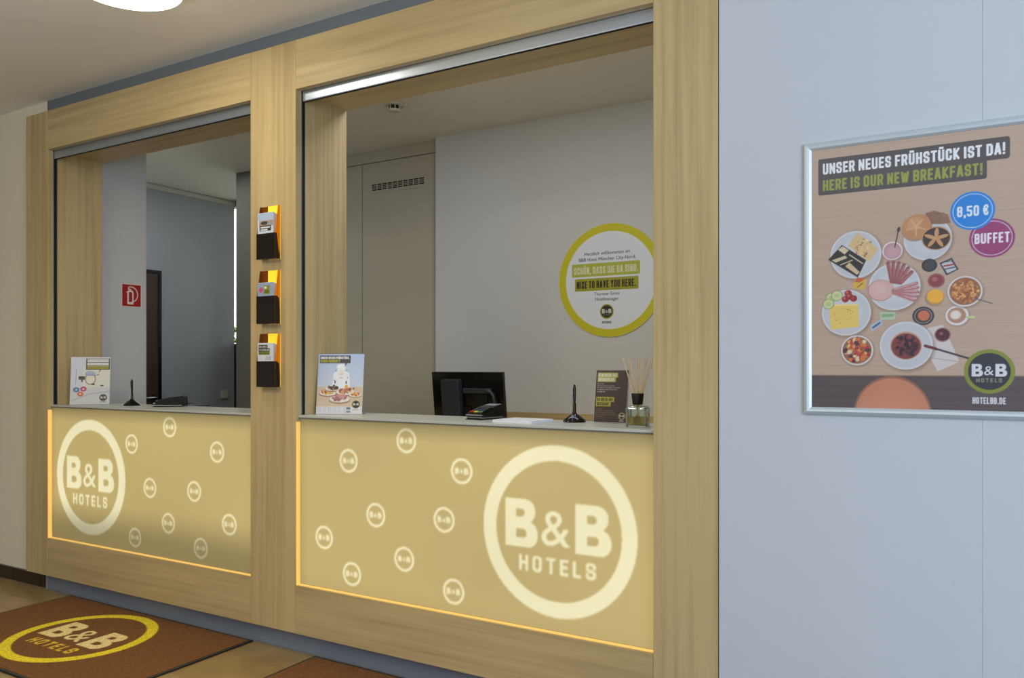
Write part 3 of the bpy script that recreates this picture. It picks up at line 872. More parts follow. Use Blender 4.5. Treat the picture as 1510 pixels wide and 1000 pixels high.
def plate(x, y, r, col=(192, 196, 204), sh=1):
    c.ell(x + .003, y - .004, r * 1.04, r * 1.04, (132, 110, 96), 0.6, soft=0.10)
    c.ell(x, y, r, r, (206, 208, 214)); c.ell(x, y, r * 0.93, r * 0.93, col); c.ell(x, y, r * .66, r * .66, (200, 203, 209), 0.8, soft=0.08)
# cake plate
plate(0.1295, 0.4746, 0.0735)
c.poly([(0.1355, 0.5421), (0.1940, 0.4880), (0.1683, 0.4499), (0.1082, 0.5044)], (212, 184, 138))
c.blobs(40, 0.152, 0.494, 0.030, 0.030, 0.003, [(176, 136, 92), (232, 212, 160), (150, 104, 70), (222, 190, 110)], 5)
c.poly([(0.050, 0.464), (0.090, 0.508), (0.160, 0.456), (0.136, 0.404)], (52, 50, 52))
c.poly([(0.078, 0.494), (0.092, 0.504), (0.110, 0.490), (0.098, 0.478)], (210, 196, 168))
c.poly([(0.060, 0.462), (0.100, 0.474), (0.106, 0.466), (0.072, 0.454)], (206, 190, 160))
c.poly([(0.100, 0.440), (0.134, 0.412), (0.142, 0.420), (0.112, 0.452)], (206, 184, 150))
c.line([(0.112, 0.476), (0.150, 0.446)], 0.003, (214, 200, 176))
c.line([(0.086, 0.446), (0.120, 0.458)], 0.003, (210, 196, 168))
# cup of berry yoghurt and spoon
c.ell(0.2360, 0.476, 0.030, 0.030, (130, 108, 96), 0.5, soft=0.15)
c.ell(0.2333, 0.4792, 0.0279, 0.0279, (222, 218, 220)); c.ell(0.2333, 0.4785, 0.0245, 0.0245, (186, 146, 156)); c.ell(0.2333, 0.476, 0.018, 0.018, (196, 158, 168), soft=0.3)
c.line([(0.240, 0.490), (0.2495, 0.538)], 0.0035, (86, 74, 76)); c.ell(0.2505, 0.542, 0.0045, 0.0085, (78, 66, 66), rot=-0.2)
# rolls
plate(0.328, 0.508, 0.064)
c.poly([(0.322, 0.5841), (0.345, 0.590), (0.3808, 0.575), (0.3890, 0.550), (0.370, 0.548), (0.330, 0.5513)], (142, 108, 90))
c.blobs(40, 0.355, 0.568, 0.028, 0.014, 0.003, [(128, 96, 80), (160, 124, 100)], 9, .6)
c.ell(0.300, 0.542, 0.042, 0.037, (120, 84, 62), 0.6, rot=0.6, soft=0.08)
c.ell(0.2981, 0.5457, 0.0405, 0.0365, (188, 136, 98), rot=0.6); c.ell(0.292, 0.555, 0.022, 0.018, (206, 160, 122), 0.7, rot=0.6, soft=0.4)
for k in range(5):
    a = 0.9 + k * 2 * PI / 5; c.line([(0.298, 0.546), (0.298 + 0.027 * math.cos(a), 0.546 + 0.027 * math.sin(a))], 0.004, (214, 172, 132), .8)
c.ell(0.3508, 0.5078, 0.0385, 0.035, (190, 148, 112)); c.ell(0.3508, 0.5075, 0.0355, 0.032, (70, 58, 56))
for k in range(5):
    a = 1.5 + k * 2 * PI / 5; c.ell(0.3508 + 0.017 * math.cos(a), 0.508 + 0.015 * math.sin(a), 0.016, 0.0055, (200, 152, 112), rot=a)
# ham plate
plate(0.2382, 0.3702, 0.0715)
c.ell(0.2007, 0.361, 0.0365, 0.0325, (178, 132, 132)); c.ell(0.2015, 0.3615, 0.0345, 0.0305, (208, 172, 166)); c.ell(0.196, 0.366, 0.02, 0.017, (216, 184, 178), .7, soft=.4)
for k in range(6):
    a = 1.72 - k * 0.23
    c.line([(0.231 + 0.005 * k, 0.386 - .001 * k), (0.231 + 0.072 * math.cos(a) * .9, 0.374 + 0.070 * math.sin(a))], 0.011, (150, 92, 96))
    c.line([(0.233 + 0.005 * k, 0.388 - .001 * k), (0.234 + 0.068 * math.cos(a) * .9, 0.374 + 0.066 * math.sin(a))], 0.003, (178, 122, 120))
for k in range(5):
    a = -0.55 + k * 0.22
    c.line([(0.236, 0.352 + .002 * k), (0.240 + 0.062 * math.cos(a), 0.358 + 0.060 * math.sin(a))], 0.010, (176, 122, 126))
    c.line([(0.238, 0.354 + .002 * k), (0.242 + 0.058 * math.cos(a), 0.360 + 0.058 * math.sin(a))], 0.003, (208, 168, 168))
# small jars
c.ell(0.333, 0.4289, 0.0205, 0.0195, (56, 56, 62)); c.ell(0.333, 0.4295, 0.0150, 0.0140, (74, 76, 84), .8)
c.ell(0.3508, 0.3825, 0.0225, 0.021, (150, 88, 92)); c.ell(0.3508, 0.3825, 0.017, 0.016, (136, 68, 74)); c.ell(0.347, 0.387, 0.008, 0.007, (176, 110, 112), .8, soft=.3)
c.poly([(0.3592, 0.4336), (0.3912, 0.447), (0.4092, 0.4123), (0.3775, 0.3962)], (62, 66, 76)); c.poly([(0.364, 0.431), (0.389, 0.441), (0.404, 0.413), (0.380, 0.402)], (190, 192, 200))
c.line([(0.371, 0.424), (0.397, 0.428)], 0.004, (160, 50, 56)); c.line([(0.374, 0.415), (0.398, 0.419)], 0.003, (60, 62, 72)); c.line([(0.378, 0.436), (0.392, 0.438)], .002, (80, 84, 92))
c.ell(0.346, 0.332, 0.025, 0.024, (126, 100, 84), .5, soft=.15); c.ell(0.3483, 0.3345, 0.0235, 0.0225, (196, 150, 84)); c.ell(0.3483, 0.337, 0.0215, 0.020, (234, 176, 66))
c.poly([(0.122, 0.386), (0.134, 0.404), (0.160, 0.397), (0.156, 0.366), (0.124, 0.372)], (214, 178, 76)); c.poly([(0.126, 0.390), (0.136, 0.404), (0.158, 0.399), (0.142, 0.388)], (196, 96, 72)); c.line([(0.136, 0.374), (0.150, 0.386)], .003, (130, 90, 60))
# cheese plate
plate(0.1023, 0.2962, 0.0715)
c.poly([(0.0526, 0.3234), (0.1375, 0.3222), (0.1394, 0.251), (0.0586, 0.2445)], (226, 198, 108))
c.poly([(0.0526, 0.3234), (0.1375, 0.3222), (0.1370, 0.3180), (0.0530, 0.3190)], (236, 214, 140))
c.blobs(22, 0.098, 0.286, 0.032, 0.026, 0.0018, [(178, 148, 66), (196, 160, 80)], 21)
for x, y, r in ((0.058, 0.345, 0.015), (0.0754, 0.3501, 0.017), (0.0506, 0.3248, 0.017)):
    c.ell(x, y, r, r * .97, (128, 150, 84)); c.ell(x, y, r * .88, r * .86, (200, 208, 158)); c.ell(x, y, r * .4, r * .4, (178, 192, 128), .8, soft=.3)
for x, y in ((0.1082, 0.3562), (0.1239, 0.3395), (0.1003, 0.3384), (0.112, 0.346)):
    c.ell(x, y, 0.0105, 0.010, (150, 46, 50)); c.ell(x - .003, y + .003, 0.004, 0.004, (206, 120, 116), .8, soft=.3)
# sachets, egg cup, coffee
c.poly([(0.1988, 0.2949), (0.2419, 0.2934), (0.24, 0.2709), (0.2007, 0.2701)], (176, 196, 170)); c.poly([(0.203, 0.289), (0.238, 0.288), (0.236, 0.280), (0.205, 0.279)], (120, 156, 110), .7)
c.poly([(0.1721, 0.2543), (0.2026, 0.2741), (0.2063, 0.2575), (0.176, 0.2355)], (170, 186, 204)); c.line([(0.180, 0.248), (0.198, 0.262)], 0.006, (82, 108, 150))
c.ell(0.3166, 0.2792, 0.029, 0.0275, (58, 60, 68)); c.ell(0.3166, 0.2792, 0.024, 0.0225, (140, 132, 134)); c.ell(0.3166, 0.2792, 0.021, 0.020, (66, 62, 68)); c.ell(0.3180, 0.2800, 0.016, 0.0155, (196, 116, 90), soft=.12)
c.ell(0.4060, 0.275, 0.032, 0.030, (128, 106, 94), .5, soft=.15); c.ell(0.4047, 0.2774, 0.0300, 0.0288, (216, 214, 216)); c.line([(0.430, 0.272), (0.448, 0.272)], 0.006, (196, 206, 140)); c.ell(0.4040, 0.2780, 0.0235, 0.0225, (176, 136, 110)); c.ell(0.4010, 0.2795, 0.014, 0.013, (226, 216, 208), soft=.3)
# cereal and fruit bowls
for x, y, r, cs, sd_ in ((0.4249, 0.3474, 0.0445, [(196, 132, 84), (214, 152, 96), (168, 104, 66), (228, 178, 110), (150, 88, 62)], 31), (0.1338, 0.1789, 0.0463, [(170, 56, 60), (226, 190, 106), (206, 120, 70), (90, 56, 70), (222, 206, 168), (190, 74, 70)], 44)):
    c.ell(x + .002, y - .003, r * 1.06, r * 1.06, (130, 108, 94), .5, soft=.1); c.ell(x, y, r, r, (214, 212, 214)); c.ell(x, y, r * .9, r * .9, (150, 104, 82))
    c.blobs(150 if sd_ == 31 else 60, x, y, r * .76, r * .76, 0.004 if sd_ == 31 else 0.0075, cs, sd_, 1.0)
c.line([(0.4493, 0.3258), (0.4922, 0.3098)], 0.0028, (92, 96, 108))
# jam roll plate, napkin, knife, jam jar
c.poly([(0.3268, 0.2422), (0.3684, 0.2516), (0.4115, 0.1426), (0.3546, 0.1142), (0.3175, 0.1901)], (206, 200, 202)); c.line([(0.333, 0.155), (0.4115, 0.1426)], .0015, (160, 140, 134))
plate(0.2703, 0.1917, 0.0722)
c.ell(0.2703, 0.1915, 0.0435, 0.0425, (196, 158, 142)); c.ell(0.2703, 0.190, 0.040, 0.0385, (124, 66, 68)); c.blobs(70, 0.2703, 0.192, 0.030, 0.030, 0.006, [(60, 42, 52), (74, 50, 60), (140, 66, 70), (48, 40, 50)], 52, .9)
c.ell(0.3675, 0.2221, 0.0215, 0.0212, (166, 120, 120)); c.ell(0.3675, 0.2225, 0.0185, 0.018, (86, 46, 56)); c.ell(0.364, 0.226, 0.005, 0.004, (150, 120, 126), .8)
c.line([(0.3222, 0.19), (0.350, 0.181)], 0.0085, (110, 60, 62)); c.line([(0.350, 0.181), (0.4380, 0.1510)], 0.0055, (70, 60, 68))
# headline
c.rect(0.0205, 0.5362, 0.7205, 0.7835, (80, 76, 80), r=0.007); c.rect(0.0205, 0.4801, 0.6685, 0.7320, (80, 76, 80), r=0.007)
block(c, 'UNSER NEUES FRÜHSTÜCK IST DA!', 0.0338, 0.7335, 0.4912, 0.0345, (232, 236, 242), 0.185)
block(c, 'HERE IS OUR NEW BREAKFAST!', 0.0338, 0.6815, 0.4354, 0.0345, (148, 158, 74), 0.185)
# badges
for x, y, col in ((0.4922, 0.4968, (152, 66, 116)), (0.444, 0.5798, (38, 132, 218))):
    c.ell(x, y, 0.0565, 0.0555, col); c.ell(x, y, 0.0505, 0.0495, (214, 222, 236), inner=0.965)
block(c, '8,50 €', 0.4045, 0.5645, 0.080, 0.0305, (228, 234, 242), 0.17)
block(c, 'BUFFET', 0.4490, 0.4820, 0.087, 0.0300, (232, 228, 236), 0.17)
logo(c, 0.4857, 0.1145, 0.0635, (132, 142, 60), (216, 220, 228), (150, 146, 130), ring_in=0.83, disc=(54, 56, 66), bold=0.045)
block(c, 'HOTELBB.DE', 0.444, 0.0208, 0.0826, 0.0190, (216, 218, 226), 0.16)
c.mesh('poster_print', 'print_poster', po, (PX0 + fw - .0005 - po.location.x, -0.0102 - po.location.y, PZ0 + fw - .0008 - po.location.z))

# ================================================================== FLOOR MATS
def floor_mat(x, label, has):
    r = thing('entrance_mat', label, 'mat', (x, -0.380, 0.0), group='brown entrance mats below the hatches')
    w, h = 1.53, 0.84
    bm = bmesh.new(); box(bm, -w / 2, w / 2, -h / 2, h / 2, 0.0006, 0.0060, bev=0.002)
    mk('rubber_edge', bm, 'mat_rubber', r, local=True)
    bm = bmesh.new(); box(bm, -w / 2 + .007, w / 2 - .007, -h / 2 + .007, h / 2 - .007, 0.004, 0.0066)
    mk('rubber_border', bm, 'mat_rubber_grey', r, local=True)
    c = Canvas(w - 0.034, h - 0.034, 0.005, (124, 80, 36), ss=2)
    cx, cy = w / 2 - .017, h / 2 - .017
    if has:
        logo(c, cx - .005, cy + .02, 0.35, (250, 226, 44), (252, 226, 160), (240, 200, 60), ring_in=0.845, bold=0.035)
    c.mesh('carpet', 'carpet', r, (-w / 2 + .017, -h / 2 + .017, 0.0082), plane='XY')
    bx('pile_edge', (-w / 2 + .017, w / 2 - .017, -h / 2 + .017, h / 2 - .017, 0.006, 0.0080), 'mat_rubber', r, local=True)
    return r
floor_mat(-3.857, 'brown entrance mat with yellow ringed logo below the left hatch', True)
floor_mat(-1.920, 'brown entrance mat at the bottom edge below the right hatch', False)

# ================================================================== BROCHURE HOLDERS ON THE MIDDLE POST
HW, HD, HH = 0.122, 0.034, 0.252
def holder(ztop, label, lz0, lz1, cover, lname):
    x0, x1 = -2.986, -2.864
    orange = 3.0 if ztop > 2 else 0.3
    z0, z1 = ztop - HH, ztop
    r = thing('brochure_holder', label, 'brochure holder', ((x0 + x1) / 2, -0.001, z0), group='brochure holders on the middle post')
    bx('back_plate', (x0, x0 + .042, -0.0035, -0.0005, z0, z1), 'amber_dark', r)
    bx('glow_plate', (x0 + .042, x1, -0.0035, -0.0005, z0, z1), 'amber_glow', r)  # brightness painted in through an emissive material
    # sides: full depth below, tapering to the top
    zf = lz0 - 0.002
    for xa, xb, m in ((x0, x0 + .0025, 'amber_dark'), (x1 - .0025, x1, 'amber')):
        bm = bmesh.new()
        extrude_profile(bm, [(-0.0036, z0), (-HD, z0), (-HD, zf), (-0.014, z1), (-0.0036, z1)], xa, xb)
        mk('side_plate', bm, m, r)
    bx('front_plate', (x0, x1, -HD - 0.0028, -HD - 0.0001, z0, zf), 'smoked', r, bev=0.0006)
    # smoked lower side of the pocket
    bm = bmesh.new(); extrude_profile(bm, [(-HD, z0), (-HD, zf), (-0.024, zf), (-0.010, zf - 0.035 * orange), (-0.0045, z0 + .05), (-0.0045, z0)], x1 + .0001, x1 + .0012)
    mk('pocket_side', bm, 'smoked', r)
    bx('floor_plate', (x0 + .0026, x1 - .0026, -HD, -0.0037, z0, z0 + .0025), 'smoked', r)
    # leaflets
    lx0, lx1 = x0 + 0.005, x1 - 0.012
    n = 6; th = 0.0026
    for k in range(n):
        yb = -0.0060 - (n - 1 - k) * 0.0040
        zt = lz1 - (0.002 * (n - 1 - k) if k < n else 0)
        front = (k == 0)
        yf = -HD + 0.001 + k * 0.0040
        L_ = thing('leaflet', '', 'leaflet', ((lx0 + lx1) / 2, yf, z0 + .0028))
        bx('pages', (lx0, lx1, yf, yf + th, z0 + .0028, lz1 - 0.0015 * k), 'paper', L_)
        if front:
            L_['label'] = lname
            hh = lz1 - z0 - .004
            c = Canvas(lx1 - lx0 - .001, hh, 0.0022, (206, 214, 228))
            cover(c, lx1 - lx0, hh, hh - (lz1 - lz0))
            c.mesh('cover_print', 'print_card', L_, (lx0 + .0005 - L_.location.x, yf - .0004 - L_.location.y, z0 + .003 - L_.location.z))
        else:
            L_['label'] = 'pale leaflet behind the cover sheet in the ' + lname.split(' in the ')[1]
            L_['group'] = 'leaflets stacked in the ' + lname.split(' in the ')[1]
    return r
def cov1(c, w, h, b):
    c.rect(0, w, h - .035, h, (176, 194, 222)); c.rect(.01, w, h - .062, h - .036, (176, 150, 130))
    c.ell(.045, h - .048, .025, .008, (60, 60, 62)); c.ell(.08, h - .052, .018, .007, (150, 156, 166))
    c.rect(.014, .088, h - .085, h - .060, (50, 46, 44)); c.rect(.020, .082, h - .072, h - .065, (225, 225, 228)); c.rect(.020, .066, h - .083, h - .076, (225, 225, 228))
def cov2(c, w, h, b):
    c.rect(0, w, 0, h, (150, 168, 198)); c.ell(.022, h - .034, .014, .012, (206, 80, 140)); c.rect(.040, .080, h - .054, h - .012, (140, 148, 40), r=.003)
    c.rect(.044, .060, h - .028, h - .018, (224, 226, 226)); c.text('GUIDE', .045, h - .048, .031, .012, (70, 72, 40), .03)
def cov3(c, w, h, b):
    c.rect(0, w, 0, h, (214, 220, 230)); c.rect(.006, .066, h - .026, h - .008, (70, 66, 66)); c.scribble(.010, h - .022, .052, .010, (226, 226, 228), 3)
    c.rect(.006, .080, h - .040, h - .024, (70, 66, 66)); c.scribble(.010, h - .037, .066, .010, (226, 226, 228), 4)
    c.rect(.006, .080, h - .055, h - .040, (132, 134, 40)); c.scribble(.010, h - .052, .066, .008, (90, 88, 40), 5)
    c.ell(.060, h - .070, .009, .008, (206, 150, 120), inner=.5); c.ell(.080, h - .070, .009, .008, (120, 156, 206), inner=.5)
holder(2.098, 'topmost smoked amber brochure holder on the middle post', 1.968, 2.064, cov1, 'front leaflet with landscape cover in the top holder')
holder(1.794, 'middle smoked amber brochure holder on the middle post', 1.674, 1.736, cov2, 'front blue-grey guide leaflet in the middle holder')
holder(1.4965, 'lowest smoked amber brochure holder on the middle post', 1.368, 1.452, cov3, 'front white text leaflet in the lowest holder')

# ================================================================== THINGS ON THE COUNTERS
ZC = 1.1152
def display(name, label, x, y, yaw, w, h, lean, canvas_fn, base=(206, 208, 212), cell=0.0016):
    """sloping card display: printed card in a clear L-shaped acrylic stand"""
    r = thing(name, label, 'display stand', (x, y, ZC), yaw, 'card displays on the counters')
    Rm = Matrix.Rotation(-lean, 4, 'X')
    bm = bmesh.new(); box(bm, -w / 2, w / 2, 0.0, 0.0022, 0.0015, h, mtx=Rm); mk('card', bm, 'paper_white', r, local=True)
    c = Canvas(w - .002, h - .003, cell, base)
    canvas_fn(c, w - .002, h - .003)
    o = c.mesh('card_print', 'print_card', r, (-w / 2 + .001, -0.0006, 0.003))
    o.rotation_euler = (-lean, 0, 0)
    bm = bmesh.new(); box(bm, -w / 2 - .001, w / 2 + .001, 0.0026, 0.0046, 0.0, h + .002, mtx=Rm)
    mk('acrylic_back', bm, 'acrylic', r, local=True)
    bm = bmesh.new(); dp = math.sin(lean) * h + 0.03
    box(bm, -w / 2, w / 2, 0.0035, dp, 0.0, 0.002)
    mk('acrylic_foot', bm, 'acrylic', r, local=True)
    return r
BOXC = (64, 56, 52)
def cardA(c, w, h):
    c.rect(0, w, h * .36, h, (200, 204, 220)); c.rect(0, w, 0, h * .36, (196, 198, 198)); c.rect(w * .30, w, h * .36, h * .80, (212, 210, 200))
    c.line([(w * .02, h * .07), (w * .5, h * .22), (w, h * .27)], .003, (140, 146, 150)); c.line([(w * .45, h * .20), (w, h * .24)], .004, (176, 182, 200))
    c.rect(w * .38, w * .99, h * .73, h * .97, BOXC)
    for k in range(3):
        c.rect(w * .41, w * .96, h * (.895 - .073 * k), h * (.955 - .073 * k), (225, 226, 228) if k < 2 else (150, 146, 40))
        c.scribble(w * .42, h * (.905 - .073 * k), w * .52, h * .038, (120, 116, 112) if k < 2 else (96, 92, 34), 60 + k, .5)
    c.poly([(w * .78, h * .74), (w * .70, h * .66), (w * .74, h * .74)], BOXC)
    # photographed person with a cap, holding a small camera
    c.ell(w * .50, h * .53, w * .135, h * .12, (110, 96, 80)); c.ell(w * .50, h * .53, w * .115, h * .105, (222, 214, 196)); c.ell(w * .49, h * .65, w * .13, h * .055, (158, 170, 200))
    c.rect(w * .37, w * .62, h * .60, h * .63, (140, 152, 186)); c.rect(w * .20, w * .36, h * .52, h * .59, (40, 34, 30), r=.004); c.rect(w * .27, w * .31, h * .47, h * .53, (50, 42, 38))
    c.ell(w * .57, h * .42, w * .05, h * .02, (70, 64, 56)); c.ell(w * .80, h * .39, w * .05, h * .013, (60, 54, 50)); c.line([(w * .60, h * .60), (w * .72, h * .63)], .003, (70, 62, 54))
    c.line([(w * .13, h * .42), (w * .14, h * .74)], .0022, (110, 112, 122))
    for x, y, q in ((.15, .305, (40, 112, 160)), (.33, .32, (180, 50, 100)), (.255, .215, (206, 96, 64))):
        c.ell(w * x, h * y, .017, .015, q); c.ell(w * x, h * y, .006, .005, (206, 208, 220))
    logo(c, w * .84, h * .135, .021, (60, 56, 52), (220, 220, 216), (120, 120, 110), disc=(60, 54, 48), small=False)
    c.scribble(w * .76, h * .035, w * .16, .005, (70, 64, 60), 70)
def food(c, x, y, rx, cols, seed):
    c.ell(x, y - rx * .10, rx * 1.06, rx * .36, (150, 104, 84), .8); c.ell(x, y, rx, rx * .32, (222, 214, 208)); c.blobs(26, x, y + rx * .14, rx * .66, rx * .26, rx * .16, cols, seed, 1)
def cardB(c, w, h):
    for k in range(30):
        q = k / 29; c.rect(0, w, h * (.44 + .56 * q), h * (.46 + .56 * q), (196 - 22 * q, 204 - 10 * q, 222 + 6 * q))
    c.rect(0, w, h * .10, h * .45, (206, 184, 158)); c.rect(0, w, 0, h * .12, (214, 212, 218))
    # cook in white behind the table
    c.ell(w * .52, h * .58, w * .17, h * .17, (228, 232, 238)); c.ell(w * .51, h * .78, w * .10, h * .055, (236, 238, 242)); c.rect(w * .42, w * .60, h * .70, h * .77, (230, 234, 240)); c.ell(w * .51, h * .68, w * .065, h * .045, (232, 214, 202))
    c.line([(w * .36, h * .46), (w * .38, h * .66), (w * .46, h * .70)], .016, (226, 230, 236)); c.line([(w * .68, h * .46), (w * .66, h * .66), (w * .58, h * .70)], .016, (226, 230, 236))
    for x, y in ((.40, .72), (.62, .72), (.36, .56), (.66, .60)): c.ell(w * x, h * y, .003, .003, (150, 130, 116))
    c.ell(w * .385, h * .53, .003, .008, (56, 60, 66)); c.ell(w * .63, h * .52, .003, .008, (56, 60, 66)); c.line([(w * .48, h * .60), (w * .55, h * .60)], .002, (140, 110, 110))
    food(c, w * .24, h * .345, w * .19, [(206, 168, 90), (150, 70, 50), (222, 190, 120)], 1); food(c, w * .34, h * .42, w * .17, [(70, 60, 56), (176, 110, 80), (60, 50, 50)], 2)
    food(c, w * .62, h * .36, w * .20, [(160, 84, 66), (200, 150, 110), (210, 190, 150)], 3); food(c, w * .84, h * .31, w * .13, [(206, 120, 50), (160, 60, 46), (226, 160, 70)], 4)
    food(c, w * .50, h * .24, w * .22, [(166, 110, 112), (196, 140, 140), (140, 84, 88)], 5)
    c.ell(w * .64, h * .45, w * .035, h * .03, (222, 160, 50)); c.ell(w * .80, h * .42, w * .02, h * .014, (70, 66, 64))
    c.rect(w * .03, w * .71, h * .845, h * .975, (70, 64, 72)); c.poly([(w * .64, h * .85), (w * .58, h * .775), (w * .60, h * .85)], (70, 64, 72))
    block(c, 'UNSER NEUES FRÜHSTÜCK.', w * .045, h * .915, w * .64, h * .042, (236, 238, 240), .22); block(c, 'SCHON PROBIERT?', w * .045, h * .86, w * .43, h * .042, (176, 172, 40), .22)
    for k in range(3):
        for j in range(6):
            c.scribble(w * (.03 + .11 * j), h * (.088 - .033 * k), w * .085, h * .016, (150, 120, 128) if j == 0 else (130, 134, 146), 100 + 9 * k + j, .8)
    c.rect(w * .66, w * .75, h * .02, h * .11, (110, 130, 140)); c.rect(w * .66, w * .75, h * .05, h * .07, (190, 206, 212))
    logo(c, w * .865, h * .155, .019, (120, 116, 40), (220, 220, 216), (120, 120, 110), ring_in=.86, disc=(50, 44, 40), small=False); c.scribble(w * .79, h * .062, w * .14, .004, (110, 104, 60), 130)
def cardC(c, w, h):
    c.rect(0, w, 0, h, (60, 42, 38))
    LG = (176, 178, 92)
    c.rect(w * .05, w * .68, h * .86, h * .955, LG, r=.002); c.rect(w * .05, w * .62, h * .775, h * .87, LG, r=.002)
    block(c, 'KEIN CHECK-OUT', w * .08, h * .875, w * .57, h * .06, (232, 234, 222)); block(c, 'ERFORDERLICH.', w * .08, h * .792, w * .50, h * .06, (232, 234, 222))
    for k, (l, q) in enumerate(((.20, 5), (.56, 6), (.72, 7), (.62, 8))): c.scribble(w * .05, h * (.725 - .036 * k), w * l, h * .020, (206, 202, 204), 200 + q, .9)
    c.scribble(w * .05, h * .575, w * .25, h * .022, (226, 224, 226), 210)
    YG = (170, 168, 50)
    c.rect(w * .04, w * .60, h * .39, h * .485, YG, r=.002); c.rect(w * .04, w * .50, h * .305, h * .40, YG, r=.002)
    block(c, 'NO CHECK-OUT', w * .07, h * .405, w * .50, h * .06, (44, 36, 20)); block(c, 'NECESSARY.', w * .07, h * .322, w * .40, h * .06, (44, 36, 20))
    for k, l in enumerate((.20, .58, .60, .66, .26)): c.scribble(w * .04, h * (.245 - .036 * k), w * l, h * .018, (132, 118, 66), 220 + k, .9)
    logo(c, w * .86, h * .125, .0135, (216, 214, 150), (220, 220, 216), (120, 120, 110), ring_in=.84, disc=(56, 44, 40), small=False); c.rect(w * .78, w * .92, h * .03, h * .042, (214, 214, 214))
display('display_stand', 'white sloping card display with three round badges on the left counter', -4.605, 0.142, math.radians(50), 0.212, 0.288, math.radians(11), cardA)
display('display_stand', 'white sloping breakfast card display at the left end of the right counter', -2.646, 0.157, math.radians(28), 0.220, 0.290, math.radians(10), cardB)
display('display_stand', 'small dark brown check-out card display on the right counter', -1.307, 0.264, math.radians(2), 0.140, 0.213, math.radians(9), cardC, cell=0.0013)

def pen_stand(x, y, label, rz=0):
    r = thing('pen_holder', label, 'pen stand', (x, y, ZC), rz, 'pens on domed stands')
    bm = bmesh.new(); lathe(bm, [(0, 0), (0.046, 0), (0.047, 0.004), (0.042, 0.012), (0.026, 0.024), (0.012, 0.032), (0.007, 0.040), (0.0068, 0.075), (0.005, 0.078), (0, 0.078)], 36)
    mk('base', bm, 'plastic_gloss', r, local=True, smooth=True)
    bm = bmesh.new(); lathe(bm, [(0, 0.066), (0.0035, 0.070), (0.0055, 0.085), (0.0062, 0.110), (0.0066, 0.135), (0.0045, 0.148), (0.002, 0.153), (0, 0.154)], 20)
    mk('pen', bm, 'plastic_black', r, local=True, smooth=True)
    bm = bmesh.new(); box(bm, -0.0012, 0.0012, -0.0082, -0.0068, 0.108, 0.144, bev=0.0004); box(bm, -0.0012, 0.0012, -0.0080, -0.004, 0.140, 0.144)
    mk('pen_clip', bm, 'plastic_gloss', r, local=True)
    bm = bmesh.new()
    pts = [(-0.006, -0.004, 0.110), (-0.009, -0.005, 0.070), (-0.004, -0.014, 0.042), (0.004, -0.026, 0.026), (0.008, -0.036, 0.016), (0.014, -0.046, 0.0045)]
    tube(bm, pts, 0.0012, 6)
    mk('cord', bm, 'steel', r, local=True)
    return r
p1 = pen_stand(-1.458, 0.255, 'black pen on a domed stand left of the brown card display')
dup(p1, (-4.285, 0.200, ZC), -0.6, 'black pen on a domed stand beside the badge card on the left counter')

def terminal(x, y, rz, label, cable=None):
    r = thing('payment_terminal', label, 'card terminal', (x, y, ZC), rz, 'payment terminals on the counters')
    # long axis = local +Y, keypad end at y=0
    bm = bmesh.new()
    extrude_profile(bm, [(0, 0.002), (0.165, 0.002), (0.168, 0.012), (0.165, 0.056), (0.150, 0.061), (0.104, 0.055), (0.006, 0.029), (0, 0.023)], -0.041, 0.041)
    bmesh.ops.bevel(bm, geom=list(bm.edges), offset=0.0025, segments=2, affect='EDGES')
    mk('body', bm, 'plastic_gloss', r, local=True)
    sl = math.atan2(0.026, 0.098)
    M = Matrix.Translation((0, 0.006, 0.0292)) @ Matrix.Rotation(sl, 4, 'X')
    for j in range(5):
        for i in range(3):
            mname = 'plastic_dark_grey'
            if j == 0: mname = ('rubber_key_red', 'rubber_key_yellow', 'rubber_key_green')[i]
            bm = bmesh.new(); box(bm, -0.033 + i * 0.0235, -0.014 + i * 0.0235, 0.004 + j * 0.0155, 0.016 + j * 0.0155, 0.0, 0.0045, bev=0.001, mtx=M)
            mk('key', bm, mname, r, local=True)
    M2 = Matrix.Translation((0, 0.104, 0.0556)) @ Matrix.Rotation(math.atan2(.006, .046), 4, 'X')
    bm = bmesh.new(); box(bm, -0.032, 0.032, 0.0, 0.045, 0.0, 0.0015, mtx=M2)
    mk('screen', bm, 'screen_grey', r, local=True)
    bm = bmesh.new(); box(bm, -0.0425, 0.0425, -0.003, 0.010, 0.0175, 0.0225, bev=0.001); box(bm, -0.0425, 0.0425, -0.003, 0.006, 0.0085, 0.0115, bev=0.001)
    box(bm, 0.0405, 0.0425, -0.003, 0.150, 0.006, 0.010, bev=0.0006)
    mk('silver_trim', bm, 'steel', r, local=True)
    bm = bmesh.new(); box(bm, -0.045, 0.045, -0.005, 0.120, 0.0, 0.0025, bev=0.0008)
    mk('foot', bm, 'plastic_black', r, local=True)
    if cable:
        bm = bmesh.new(); tube(bm, cable, 0.0028, 8); mk('cable', bm, 'plastic_black', r, local=True, smooth=True)
    return r
terminal(-1.885, 0.160, math.radians(-6), 'black card payment terminal in front of the monitor')
terminal(-4.058, 0.190, math.radians(-48), 'black card payment terminal on the left counter beside its cable',
         cable=[(0.0, 0.168, 0.012), (0.004, 0.185, 0.016), (0.010, 0.200, 0.018), (0.016, 0.225, 0.006), (0.020, 0.250, 0.004), (0.010, 0.275, 0.004), (-.01, 0.292, 0.004)])

# paper block
pb = thing('paper_stack', 'flat stack of white paper beside the card terminal', 'paper', (-1.64, 0.15, ZC), math.radians(-2))
bx('sheets', (-0.092, 0.092, -0.085, 0.085, 0.0, 0.0105), 'paper_white', pb, local=True)
bx('top_sheet', (-0.0915, 0.0925, -0.0845, 0.0855, 0.0106, 0.0112), 'paper_white', pb, local=True)

